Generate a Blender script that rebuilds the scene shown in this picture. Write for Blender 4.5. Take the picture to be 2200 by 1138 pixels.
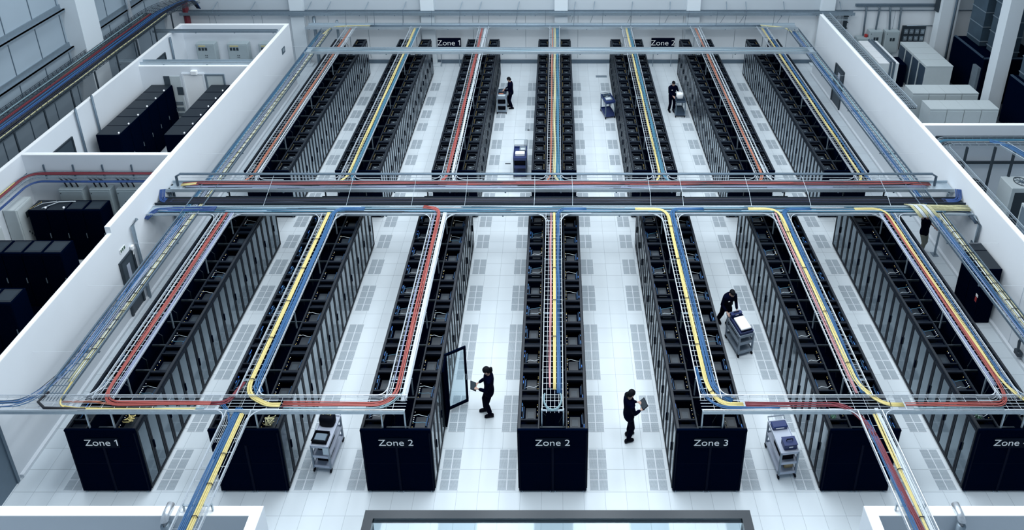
import bpy, bmesh, math, random
from mathutils import Vector, Matrix
random.seed(7)
S = bpy.context.scene
C = S.collection
PI = math.pi
for o in list(bpy.data.objects): bpy.data.objects.remove(o)

# ------------------------------------------------------------------ camera
cam_d = bpy.data.cameras.new('camera'); cam = bpy.data.objects.new('camera', cam_d); C.objects.link(cam)
cam.location = (0, 0, 18.2168); cam.rotation_euler = (PI/2 - .332, 0, 0)
cam_d.sensor_fit = 'HORIZONTAL'; cam_d.sensor_width = 36
cam_d.lens = 1460.84/2200*36
cam_d.shift_x = -(1194.84-1100)/2200
cam_d.shift_y = (-95.76-569)/2200
cam_d.clip_end = 300
S.camera = cam
# ------------------------------------------------------------------ light
w = bpy.data.worlds.new('world'); S.world = w; w.use_nodes = True
w.node_tree.nodes['Background'].inputs[0].default_value = (.66, .82, 1.0, 1)
w.node_tree.nodes['Background'].inputs[1].default_value = .42
def area(name, loc, sx, sy, power, rot=(0, 0, 0), col=(.90, .96, 1.0)):
    d = bpy.data.lights.new(name, 'AREA'); d.shape = 'RECTANGLE'; d.size = sx; d.size_y = sy
    d.energy = power; d.color = col
    o = bpy.data.objects.new(name, d); C.objects.link(o); o.location = loc; o.rotation_euler = rot
for lx in (-9.3, -5.65, -1.95, 1.75, 5.45, 9.2):
    area('ceiling_light_strip', (lx, 20.5, 15.8), 2.2, 24, 1000 if abs(lx) < 3 else (850 if abs(lx) < 7 else 760))
area('ceiling_light_strip', (0, 11, 21), 22, 3.0, 1300)
area('ceiling_light_strip', (18.5, 24, 15), 2.0, 16, 520)
area('ceiling_light_strip', (-18.5, 24, 15), 2.0, 16, 560)
S.view_settings.view_transform = 'Standard'; S.view_settings.look = 'None'
S.view_settings.gamma = 1; S.view_settings.exposure = 0.13
S.view_settings.use_curve_mapping = False

# ------------------------------------------------------------------ materials
def mat(name, col, rough=.5, metal=0, noise=0, nscale=6, spec=.5, emit=0):
    m = bpy.data.materials.new(name); m.use_nodes = True
    nt = m.node_tree; b = nt.nodes['Principled BSDF']
    b.inputs['Base Color'].default_value = (*col, 1); b.inputs['Roughness'].default_value = rough
    b.inputs['Metallic'].default_value = metal; b.inputs['Specular IOR Level'].default_value = spec
    if emit:
        b.inputs['Emission Color'].default_value = (*col, 1); b.inputs['Emission Strength'].default_value = emit
    if noise:
        tc = nt.nodes.new('ShaderNodeTexCoord'); n = nt.nodes.new('ShaderNodeTexNoise'); n.inputs['Scale'].default_value = nscale
        n.inputs['Detail'].default_value = 4
        mr = nt.nodes.new('ShaderNodeMapRange'); mr.inputs[3].default_value = 1-noise; mr.inputs[4].default_value = 1+noise
        mx = nt.nodes.new('ShaderNodeVectorMath'); mx.operation = 'SCALE'
        mx.inputs[0].default_value = col
        nt.links.new(tc.outputs['Object'], n.inputs['Vector']); nt.links.new(n.outputs['Fac'], mr.inputs[0])
        nt.links.new(mr.outputs[0], mx.inputs['Scale']); nt.links.new(mx.outputs[0], b.inputs['Base Color'])
    return m
M = {}
M['wall'] = mat('white painted wall', (.71, .76, .81), .75, noise=.03, nscale=1.2)
M['walltop'] = mat('white wall capping', (.92, .95, .97), .5)
M['hallwall'] = mat('grey cladding', (.48, .54, .59), .6, noise=.05, nscale=.7)
M['hallwall2'] = mat('pale lower wall', (.70, .75, .79), .7, noise=.03, nscale=.8)
M['sidewall'] = mat('side cladding', (.33, .41, .48), .6, noise=.08, nscale=.6)
M['column'] = mat('white steel column', (.66, .73, .78), .5)
M['steel'] = mat('grey steel', (.12, .17, .22), .45, .4, noise=.1)
M['steeld'] = mat('dark steel', (.03, .045, .06), .5, .3)
M['zinc'] = mat('zinc wire', (.54, .60, .66), .35, .35)
M['zincd'] = mat('dull zinc', (.26, .33, .39), .4, .55, noise=.15, nscale=9)
M['zincm'] = mat('galvanised steel', (.42, .50, .56), .4, .5, noise=.12, nscale=9)
M['black'] = mat('black cabinet steel', (.0004, .0024, .0105), .6, spec=.0)
M['blackf'] = mat('black cabinet frame', (.005, .009, .017), .5, spec=.15)
M['blackt'] = mat('black steel trim', (.010, .015, .023), .45, spec=.3)
M['roof'] = mat('dark grey cabinet roof', (.007, .014, .023), .5, noise=.15, nscale=5)
M['roof2'] = mat('lighter vent grille', (.015, .027, .040), .5, noise=.2, nscale=30)
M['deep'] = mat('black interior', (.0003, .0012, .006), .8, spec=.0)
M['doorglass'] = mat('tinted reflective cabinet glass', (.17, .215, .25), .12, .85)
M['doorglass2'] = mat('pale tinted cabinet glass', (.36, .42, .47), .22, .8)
M['silver'] = mat('silver foil', (.7, .75, .8), .3, .7, noise=.3, nscale=30)
M['grey'] = mat('grey plastic', (.22, .28, .33), .5, noise=.05)
M['greyl'] = mat('light grey cabinet', (.50, .56, .58), .5, noise=.04)
M['boxgrey'] = mat('grey painted box', (.36, .43, .46), .5, noise=.05)
M['whitep'] = mat('white painted cabinet', (.72, .78, .80), .45)
M['white'] = mat('bright white', (.85, .88, .9), .5)
M['doorgrey'] = mat('blue grey door', (.045, .065, .085), .5)
M['doorblue'] = mat('slate glass door', (.05, .08, .12), .2, .2)
M['text'] = mat('white lettering', (.93, .94, .95), .5)
M['signbg'] = mat('navy sign plate', (.0012, .003, .013), .6, spec=.02)
M['signbg2'] = mat('dark sign plate', (.0016, .0045, .013), .6, spec=.02)
M['red'] = mat('red cable', (.33, .075, .065), .5); M['dred'] = mat('dark red cable', (.16, .022, .035), .5)
M['orange'] = mat('orange cable', (.42, .16, .10), .5); M['pink'] = mat('pink cable', (.52, .26, .28), .5)
M['yellow'] = mat('yellow cable', (.62, .53, .22), .5); M['pyellow'] = mat('pale yellow cable', (.46, .45, .27), .6, noise=.35, nscale=14)
M['blue'] = mat('blue cable', (.025, .105, .25), .5); M['dblue'] = mat('dark blue cable', (.02, .06, .20), .5, noise=.3, nscale=12)
M['teal'] = mat('teal cable', (.05, .17, .26), .5); M['pteal'] = mat('pale teal cable', (.22, .34, .39), .5, noise=.2, nscale=12)
M['lav'] = mat('lavender grey cable', (.26, .30, .44), .5); M['wcab'] = mat('white cable', (.55, .61, .66), .5)
M['navy'] = mat('navy cable', (.006, .012, .035), .5, noise=.3, nscale=9); M['bcab'] = mat('black cable', (.006, .008, .014), .5)
M['ledb'] = mat('blue indicator', (.12, .38, .85), .5, emit=.5); M['ledw'] = mat('white indicator', (.8, .85, .9), .5, emit=.35)
M['ledy'] = mat('amber connector', (.72, .55, .18), .5); M['lobby'] = mat('dark glossy frame', (.010, .018, .027), .25, .2); M['bluep'] = mat('blue plastic', (.012, .028, .12), .45)
M['slate'] = mat('blue grey plastic', (.03, .055, .09), .5); M['cart'] = mat('grey cart plastic', (.20, .25, .31), .5, noise=.06)
M['cartl'] = mat('pale cart shelf', (.40, .45, .55), .5)
M['rubber'] = mat('black rubber', (.002, .003, .008), .7, spec=.1); M['card'] = mat('brown cardboard', (.38, .29, .16), .8)
M['skin'] = mat('skin', (.42, .27, .22), .55); M['shirt'] = mat('black work shirt', (.0006, .0014, .010), .85, spec=.03)
M['trouser'] = mat('black work trousers', (.0004, .0010, .008), .85, spec=.02); M['hair'] = mat('dark hair', (.004, .005, .008), .75, spec=.12)
M['khaki'] = mat('khaki trousers', (.20, .21, .18), .85, noise=.1); M['shoe'] = mat('black shoe leather', (.0008, .0012, .006), .6, spec=.1)
M['darkfloor'] = mat('dark service floor', (.035, .045, .06), .7, noise=.25, nscale=2)
M['duct'] = mat('galvanised duct', (.06, .10, .14), .35, .4, noise=.25, nscale=2)
M['green'] = mat('green circuit board', (.03, .09, .06), .5); M['redv'] = mat('red valve', (.35, .02, .02), .5)
M['eye'] = mat('eye white', (.6, .6, .6), .3)
# clear glass
def glassmat(name, tint, fac):
    m = bpy.data.materials.new(name); m.use_nodes = True; nt = m.node_tree; nt.nodes.clear()
    o = nt.nodes.new('ShaderNodeOutputMaterial'); t = nt.nodes.new('ShaderNodeBsdfTransparent'); g = nt.nodes.new('ShaderNodeBsdfGlossy')
    t.inputs[0].default_value = (*tint, 1); g.inputs['Roughness'].default_value = .03
    mx = nt.nodes.new('ShaderNodeMixShader'); mx.inputs[0].default_value = fac
    nt.links.new(t.outputs[0], mx.inputs[1]); nt.links.new(g.outputs[0], mx.inputs[2]); nt.links.new(mx.outputs[0], o.inputs[0]); return m
M['glass'] = glassmat('clear glass', (.84, .91, .94), .05)
# floor tiles
def floormat():
    m = bpy.data.materials.new('white raised floor tiles'); m.use_nodes = True; nt = m.node_tree; b = nt.nodes['Principled BSDF']
    N = nt.nodes.new; L = nt.links.new
    tc = N('ShaderNodeTexCoord'); mp = N('ShaderNodeMapping'); mp.inputs['Location'].default_value = (1.95, -11.70, 0)
    mp.inputs['Scale'].default_value = (1/.5286, 1/.54, 1); mp.vector_type = 'POINT'
    sub = N('ShaderNodeVectorMath'); sub.operation = 'ADD'; sub.inputs[1].default_value = (1.95, -11.70, 0)
    mul = N('ShaderNodeVectorMath'); mul.operation = 'MULTIPLY'; mul.inputs[1].default_value = (1/.5286, 1/.54, 1)
    L(tc.outputs['Object'], sub.inputs[0]); L(sub.outputs[0], mul.inputs[0])
    fl = N('ShaderNodeVectorMath'); fl.operation = 'FLOOR'; L(mul.outputs[0], fl.inputs[0])
    fr = N('ShaderNodeVectorMath'); fr.operation = 'FRACTION'; L(mul.outputs[0], fr.inputs[0])
    sx = N('ShaderNodeSeparateXYZ'); L(fr.outputs[0], sx.inputs[0])
    ps = []
    for k in (0, 1):
        a = N('ShaderNodeMath'); a.operation = 'SUBTRACT'; L(sx.outputs[k], a.inputs[0]); a.inputs[1].default_value = .5
        c = N('ShaderNodeMath'); c.operation = 'ABSOLUTE'; L(a.outputs[0], c.inputs[0])
        d = N('ShaderNodeMath'); d.operation = 'GREATER_THAN'; L(c.outputs[0], d.inputs[0]); d.inputs[1].default_value = .4905
        ps.append(d)
    mxm = N('ShaderNodeMath'); mxm.operation = 'MAXIMUM'; L(ps[0].outputs[0], mxm.inputs[0]); L(ps[1].outputs[0], mxm.inputs[1])
    wn = N('ShaderNodeTexWhiteNoise'); wn.noise_dimensions = '3D'; L(fl.outputs[0], wn.inputs['Vector'])
    nz = N('ShaderNodeTexNoise'); nz.inputs['Scale'].default_value = .9; nz.inputs['Detail'].default_value = 5; L(tc.outputs['Object'], nz.inputs['Vector'])
    add = N('ShaderNodeMath'); add.operation = 'MULTIPLY_ADD'; L(wn.outputs[0], add.inputs[0]); add.inputs[1].default_value = .5; L(nz.outputs[0], add.inputs[2])
    cr = N('ShaderNodeMapRange'); cr.inputs[1].default_value = .2; cr.inputs[2].default_value = 1.2; cr.inputs[3].default_value = .93; cr.inputs[4].default_value = 1.05
    L(add.outputs[0], cr.inputs[0])
    sc = N('ShaderNodeVectorMath'); sc.operation = 'SCALE'; sc.inputs[0].default_value = (.66, .73, .78); L(cr.outputs[0], sc.inputs['Scale'])
    mx = N('ShaderNodeMix'); mx.data_type = 'RGBA'; L(mxm.outputs[0], mx.inputs[0]); L(sc.outputs[0], mx.inputs[6]); mx.inputs[7].default_value = (.40, .46, .51, 1)
    L(mx.outputs[2], b.inputs['Base Color'])
    b.inputs['Roughness'].default_value = .32; b.inputs['Specular IOR Level'].default_value = .35
    return m
M['floor'] = floormat()
# perforated vent tile pad
def perfmat():
    m = bpy.data.materials.new('perforated metal'); m.use_nodes = True; nt = m.node_tree; b = nt.nodes['Principled BSDF']
    N = nt.nodes.new; L = nt.links.new
    tc = N('ShaderNodeTexCoord'); mu = N('ShaderNodeVectorMath'); mu.operation = 'SCALE'; mu.inputs['Scale'].default_value = 58
    L(tc.outputs['Object'], mu.inputs[0]); fr = N('ShaderNodeVectorMath'); fr.operation = 'FRACTION'; L(mu.outputs[0], fr.inputs[0])
    su = N('ShaderNodeVectorMath'); su.operation = 'MULTIPLY'; su.inputs[1].default_value = (1, 1, 0); 
    s2 = N('ShaderNodeVectorMath'); s2.operation = 'SUBTRACT'; s2.inputs[1].default_value = (.5, .5, 0); L(fr.outputs[0], su.inputs[0]); L(su.outputs[0], s2.inputs[0])
    ln = N('ShaderNodeVectorMath'); ln.operation = 'LENGTH'; L(s2.outputs[0], ln.inputs[0])
    lt = N('ShaderNodeMath'); lt.operation = 'LESS_THAN'; lt.inputs[1].default_value = .40; L(ln.outputs['Value'], lt.inputs[0])
    mx = N('ShaderNodeMix'); mx.data_type = 'RGBA'; L(lt.outputs[0], mx.inputs[0]); mx.inputs[6].default_value = (.55, .63, .69, 1); mx.inputs[7].default_value = (.18, .22, .26, 1)
    L(mx.outputs[2], b.inputs['Base Color']); b.inputs['Roughness'].default_value = .45
    return m
M['perf'] = perfmat()

# ------------------------------------------------------------------ mesh builder
class MB:
    def __init__(s): s.v = []; s.f = []; s.m = []; s.mi = 0
    def box(s, x0, x1, y0, y1, z0, z1):
        n = len(s.v)
        s.v += [(x0,y0,z0),(x1,y0,z0),(x1,y1,z0),(x0,y1,z0),(x0,y0,z1),(x1,y0,z1),(x1,y1,z1),(x0,y1,z1)]
        for q in ((0,3,2,1),(4,5,6,7),(0,1,5,4),(1,2,6,5),(2,3,7,6),(3,0,4,7)):
            s.f.append([n+k for k in q]); s.m.append(s.mi)
        return s
    def bev(s, x0, x1, y0, y1, z0, z1, b=.02):   # box with chamfered vertical edges and top
        pts = [(x0+b,y0),(x1-b,y0),(x1,y0+b),(x1,y1-b),(x1-b,y1),(x0+b,y1),(x0,y1-b),(x0,y0+b)]
        cx, cy = (x0+x1)/2, (y0+y1)/2
        fx = (abs(x1-x0)-2*b)/abs(x1-x0); fy = (abs(y1-y0)-2*b)/abs(y1-y0)
        rings = [[(x,y,z0) for x,y in pts], [(x,y,z1-b) for x,y in pts], [(cx+(x-cx)*fx, cy+(y-cy)*fy, z1) for x,y in pts]]
        s.loft(rings); return s
    def loft(s, rings, cap=True):
        n = len(s.v); k = len(rings[0])
        for r in rings: s.v += [tuple(p) for p in r]
        for i in range(len(rings)-1):
            for j in range(k):
                a = n+i*k+j; b = n+i*k+(j+1) % k
                s.f.append([a, b, b+k, a+k]); s.m.append(s.mi)
        if cap:
            s.f.append([n+j for j in range(k)][::-1]); s.m.append(s.mi)
            s.f.append([n+(len(rings)-1)*k+j for j in range(k)]); s.m.append(s.mi)
        return s
    def tube(s, pts, r, k=5, r2=None):
        pts = [Vector(p) for p in pts]; rings = []
        for i, p in enumerate(pts):
            d = (pts[min(i+1, len(pts)-1)]-pts[max(i-1, 0)])
            if d.length < 1e-9: d = Vector((0,0,1))
            d.normalize()
            up = Vector((0,0,1)) if abs(d.z) < .9 else Vector((0,1,0))
            a = d.cross(up).normalized(); b = a.cross(d)
            rr = r if r2 is None else r+(r2-r)*i/(len(pts)-1)
            rings.append([p+a*math.cos(t)*rr+b*math.sin(t)*rr for t in [2*PI*(j+.5)/k for j in range(k)]])
        return s.loft(rings)
    def cyl(s, c, r, z0, z1, k=16): return s.tube([(c[0],c[1],z0),(c[0],c[1],z1)], r, k)
    def quad(s, *p):
        n = len(s.v); s.v += [tuple(q) for q in p]; s.f.append([n+i for i in range(len(p))]); s.m.append(s.mi); return s
    def mesh(s, name, mats):
        me = bpy.data.meshes.new(name); me.from_pydata(s.v, [], s.f)
        for m in (mats if isinstance(mats, (list, tuple)) else [mats]): me.materials.append(M[m])
        if max(s.m or [0]) > 0: me.polygons.foreach_set('material_index', s.m)
        me.update(); return me
    def build(s, name, mats, parent=None, loc=None, smooth=False):
        o = bpy.data.objects.new(name, s.mesh(name, mats)); C.objects.link(o)
        if parent: o.parent = parent
        if loc: o.location = loc
        if smooth:
            for p in o.data.polygons: p.use_smooth = True
        return o
def tag(o, label=None, cat=None, group=None, kind=None):
    if label: o['label'] = label
    if cat: o['category'] = cat
    if group: o['group'] = group
    if kind: o['kind'] = kind
    return o
def empty(name, loc=(0,0,0), rz=0, label=None, cat=None, group=None):
    o = bpy.data.objects.new(name, None); C.objects.link(o); o.location = loc; o.rotation_euler = (0,0,rz); o.empty_display_size = .1
    return tag(o, label, cat, group)
KIDS = {}
def kids(o): return [c for c in bpy.data.objects if c.parent == o]
def tree(o): return (o, [tree(c) for c in kids(o)])
def copy_tree(t, parent=None):
    c = t[0].copy(); C.objects.link(c)
    if parent: c.parent = parent
    for k in t[1]: copy_tree(k, c)
    return c
def struct(o): o['kind'] = 'structure'; return o
def boxobj(name, mats, *b, parent=None):
    return MB().box(*b).build(name, mats, parent)
def cyc(name, mats, pts, r, parent=None, k=8): return MB().tube(pts, r, k).build(name, mats, parent, smooth=True)
ORD = ['first','second','third','fourth','fifth','sixth','seventh','eighth','ninth','tenth','eleventh','twelfth','thirteenth','fourteenth','fifteenth','sixteenth','seventeenth','eighteenth']

CX = [-10.96, -7.518, -3.868, -.084, 3.744, 7.434, 10.99]     # centre lines of the seven cabinet rows
HW = .84; RD = .52; H = 2.1555
NF, NB = 11.74, 20.15          # near section front / back
FF, FB = 21.67, 32.87          # far section front / back
HB = 34.25                     # hall back wall
XL, XR = -13.65, 13.95         # partition faces
TZ = 2.7                       # tray level

# ================================================================== setting
f = struct(MB().quad((-19.25, 5.5, 0), (20.4, 5.5, 0), (20.4, HB, 0), (-19.25, HB, 0)).build('floor', 'floor'))
struct(boxobj('floor_service_strip', 'darkfloor', -24, -19.27, 5.5, HB, -.1, -.002)); 
struct(boxobj('floor_plant_strip', 'darkfloor', 20.4, 27, 5.5, HB, -.1, -.002))
# hall back wall
mb = MB(); mb.box(-24, 27, HB, HB+.3, 0, 3.3)
mb.mi = 1; mb.box(-24, 27, HB-.10, HB+.3, 3.3, 9)
mb.mi = 2; mb.box(-24, 27, HB-.13, HB-.10, 3.27, 3.31)
for k in range(17): mb.box(-22+k*2.9, -21.985+k*2.9, HB-.004, HB, .3, 3.2)
struct(mb.build('wall_back', ['hallwall2', 'hallwall', 'steel']))
struct(boxobj('baseboard_back', 'steel', -13.4, 15.5, HB-.06, HB-.002, .0, .22))
struct(boxobj('ceiling', 'hallwall', -24, 27, -8, HB+.3, 24, 24.2))
struct(boxobj('wall_front', 'hallwall', -24, 27, -8.3, -8, 0, 24))
for n, x in enumerate((-14.1, -7.0, .27, 7.46, 14.75)):
    m = MB(); m.box(x-.36, x+.36, HB-.36, HB-.101, 0, 9); m.box(x-.5, x+.5, HB-.42, HB-.36, 0, .03); m.box(x-.55, x+.55, HB-.5, HB-.101, 0, .10)
    tag(m.build('wall_column', 'column'), ['white steel column on the back wall behind the leftmost cabinet row', 'white steel column on the back wall left of the left hanging zone sign', 'white steel column on the back wall behind the middle cabinet row', 'white steel column on the back wall right of the right hanging zone sign', 'white steel column on the back wall beside the top end of the right partition'][n], 'column', 'steel columns on the back wall')
# hall left cladding wall
LXW = -21.6
m = MB(); m.box(LXW-.3, LXW, 5, HB, 0, 12)
m.mi = 1
for k in range(14): m.box(LXW, LXW+.02, 14+k*1.45, 14.03+k*1.45, 0, 12)
struct(m.build('wall_left', ['sidewall', 'steel']))
def girt(z, lab):
    m = MB(); m.box(LXW, LXW+.22, 14, HB, z, z+.05); m.box(LXW, LXW+.05, 14, HB, z, z+.25); m.box(LXW+.17, LXW+.22, 14, HB, z-.08, z+.05)
    tag(m.build('wall_rail', 'zincd'), lab, 'wall rail', 'horizontal rails on the left cladding')
girt(6.35, 'grey horizontal steel rail high on the left cladding, the topmost one')
girt(4.55, 'grey horizontal steel rail on the left cladding just above the thick blue cable tray')
girt(2.9, 'grey horizontal steel rail low on the left cladding behind the thick blue cable tray')
m = MB(); m.box(LXW, LXW+.75, 27.2, 28.35, 0, 12); tag(m.build('wall_column', 'column'), 'large white steel column against the left cladding above the blue cable tray', 'column')
m = MB(); m.tube([(LXW+.3, 31.2, 2), (LXW+.3, 31.2, 12)], .09, 8); tag(m.build('down_pipe', 'silver'), 'thin pale vertical pipe on the left cladding near the back corner', 'pipe')
m = MB(); m.tube([(-20.1, 33.9, 0), (-20.1, 33.9, 9)], .16, 8); tag(m.build('riser_pipe', 'dred'), 'dark red vertical riser pipe in the back left corner', 'pipe')
for k in range(9):
    y = 17.5+k*1.75
    m = MB(); m.box(LXW+.02, LXW+.5, y, y+.05, 3.5, 3.56); m.tube([(LXW+.5, y+.02, 3.53), (LXW+.5, y+.02, 4.2)], .03, 4)
    tag(m.build('wall_bracket', 'steel'), 'grey angle bracket on the left cladding under the thick tray, %s from the front' % ORD[k], 'bracket', 'brackets on the left cladding')
# right hall wall
struct(boxobj('wall_right', 'sidewall', 24.2, 24.5, 5, HB, 0, 12))

# partition walls (white, open topped)
def wall(name, x0, x1, y0, y1, z, capw=0.0):
    m = MB(); m.box(x0, x1, y0, y1, 0, z-.03); m.mi = 1; m.box(x0-capw, x1+capw, y0-capw, y1+capw, z-.03, z)
    return struct(m.build(name, ['wall', 'walltop']))
# left long partition, with a lower front length; right one the same
wall('wall_partition_left', XL-.17, XL, 16.95, 31.72, 3.6)
wall('wall_partition_left_low', XL-.13, XL, 6.5, 16.95, 3.36)
wall('wall_partition_right', XR, XR+.17, 15.95, 33.0, 3.55)
wall('wall_partition_right_low', XR+.02, XR+.17, 6.5, 15.95, 3.1)
struct(boxobj('baseboard_left', 'wall', XL, XL+.10, 12.05, 31.7, 0, .10))
struct(boxobj('baseboard_right', 'wall', XR-.10, XR, 8, 33.0, 0, .10))
# left rooms
wall('wall_room_outer', -19.22, -19.08, 9, 31.72, 3.6)
wall('wall_room_back', -19.08, XL-.17, 31.58, 31.72, 3.6)
wall('wall_room_middle', -19.08, XL-.17, 27.72, 27.86, 3.31)
wall('wall_room_near', -19.08, XL-.17, 20.60, 20.74, 3.6)
wall('wall_plant_near', XR+.17, 24, 22.62, 22.78, 3.5)
# foreground rooms
wall('wall_front_left', -17, -6.19, 9.62, 9.81, 2.52)
wall('wall_front_left_return', -6.42, -6.19, 5.5, 9.62, 2.52)
wall('wall_front_right', 6.51, 18, 9.62, 9.81, 2.52)
wall('wall_front_right_return', 6.51, 6.74, 5.5, 9.62, 2.52)

# doors in the partitions (structure)
def door(name, axis, x, a0, a1, z1, sgn, mats=('doorgrey', 'steeld', 'doorblue'), win=True, knob=True):
    # axis 'x': door lies in a plane x=const between y=a0..a1; sgn: which way it faces
    def bx(mb, u0, u1, z0, z1, d0, d1):
        if axis == 'x': mb.box(*sorted((x+sgn*d0, x+sgn*d1)), u0, u1, z0, z1)
        else: mb.box(u0, u1, *sorted((x+sgn*d0, x+sgn*d1)), z0, z1)
    m = MB(); bx(m, a0, a1, 0, z1, .0, .03); o = struct(m.build(name, mats[0]))
    fr = MB(); bx(fr, a0-.07, a0, 0, z1, 0, .06); bx(fr, a1, a1+.07, 0, z1, 0, .06); bx(fr, a0-.07, a1+.07, z1, z1+.07, 0, .06)
    fr.build('door_frame', mats[1], o)
    if win:
        g = MB(); c = (a0+a1)/2; wd = (a1-a0)*.13; bx(g, c-wd, c+wd, z1*.5, z1*.88, .03, .04); g.build('vision_panel', 'cartl', o)
    if knob:
        h = MB(); bx(h, a0+.08, a0+.22, z1*.48, z1*.48+.03, .03, .08); h.build('door_handle', 'zincm', o)
    return o
door('door_1', 'x', XL, 16.97, 17.52, 2.15, 1)
door('door_2', 'x', XL, 10.2, 11.9, 2.1, 1, mats=('steel', 'steel', 'doorblue'), win=False)
door('door_3', 'x', XR, 29.25, 30.15, 2.1, -1)
door('door_4', 'x', -19.08, 22.0, 22.9, 2.7, 1, win=False)
door('door_5', 'x', -19.08, 28.7, 29.7, 2.9, 1, win=False)
door('door_6', 'y', 27.72, -17.1, -16.2, 2.9, -1, mats=('white', 'wall', 'white'), win=False, knob=False)
door('door_7', 'y', 27.72, -16.04, -15.3, 2.85, -1, mats=('greyl', 'zincd', 'greyl'), win=False, knob=False)
# glazed opening in the middle wall
m = MB(); m.box(-17.97, -17.3, 27.69, 27.718, .3, 2.8); o = struct(m.build('window_1', 'greyl'))
m = MB(); m.box(-18.03, -17.76, 27.67, 27.69, 1.9, 2.82); m.box(-17.5, -17.24, 27.67, 27.69, 1.85, 2.25); m.build('window_frame', 'doorgrey', o)
m = MB()
for k in range(4): m.box(-17.8, -17.35, 27.67, 27.69, .4+k*.3, .58+k*.3)
m.build('window_vent', 'zincd', o)

# perforated vent tiles
VN = [(11.73,12.25),(12.25,12.76),(13.21,13.75),(13.75,14.28),(14.76,15.40),(15.40,16.05),(16.05,16.70),(17.21,17.75),(17.75,18.28),(18.77,19.47),(20.01,20.70),(21.11,21.70)]
VF = [(22.4,23.1),(23.65,24.35),(24.92,25.67),(26.10,26.82),(27.52,28.19),(28.61,29.32),(29.75,30.6),(31.19,32.01)]
def vent_tile(wd, ln):
    r = empty('vent_tile'); fr = MB()
    fr.box(-wd/2, wd/2, 0, ln, 0, .004); fr.build('tile_frame', 'wall', r)
    for i in (0, 1):
        for j in (0, 1):
            g = MB(); x0 = -wd/2+.012+i*wd/2; y0 = .010+j*ln/2
            g.box(x0, x0+wd/2-.024, y0, y0+ln/2-.02, .0035, .0075); g.build('perforated_panel', 'perf', r)
    return r
cache = {}
for ri in range(7):
    for side in (-1, 1):
        if ri == 6 and side == 1: continue
        for sec, V in (('near', VN), ('far', VF)):
            if ri == 0 and side == -1 and sec == 'far': continue
            for k, (a, b) in enumerate(V):
                if ri == 0 and side == -1 and k > 1: continue
                key = round(b-a, 2)
                if key not in cache:
                    r0 = vent_tile(.47, b-a-.01); cache[key] = tree(r0); r = r0
                else: r = copy_tree(cache[key])
                r.location = (CX[ri]+side*(HW+.325), a+.005, .001)
                tag(r, 'perforated floor tile %s of the %s cabinet row, %s from front, %s half' % ('left' if side < 0 else 'right', ORD[ri], ORD[k], sec), 'floor tile', 'perforated floor tiles')

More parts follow.
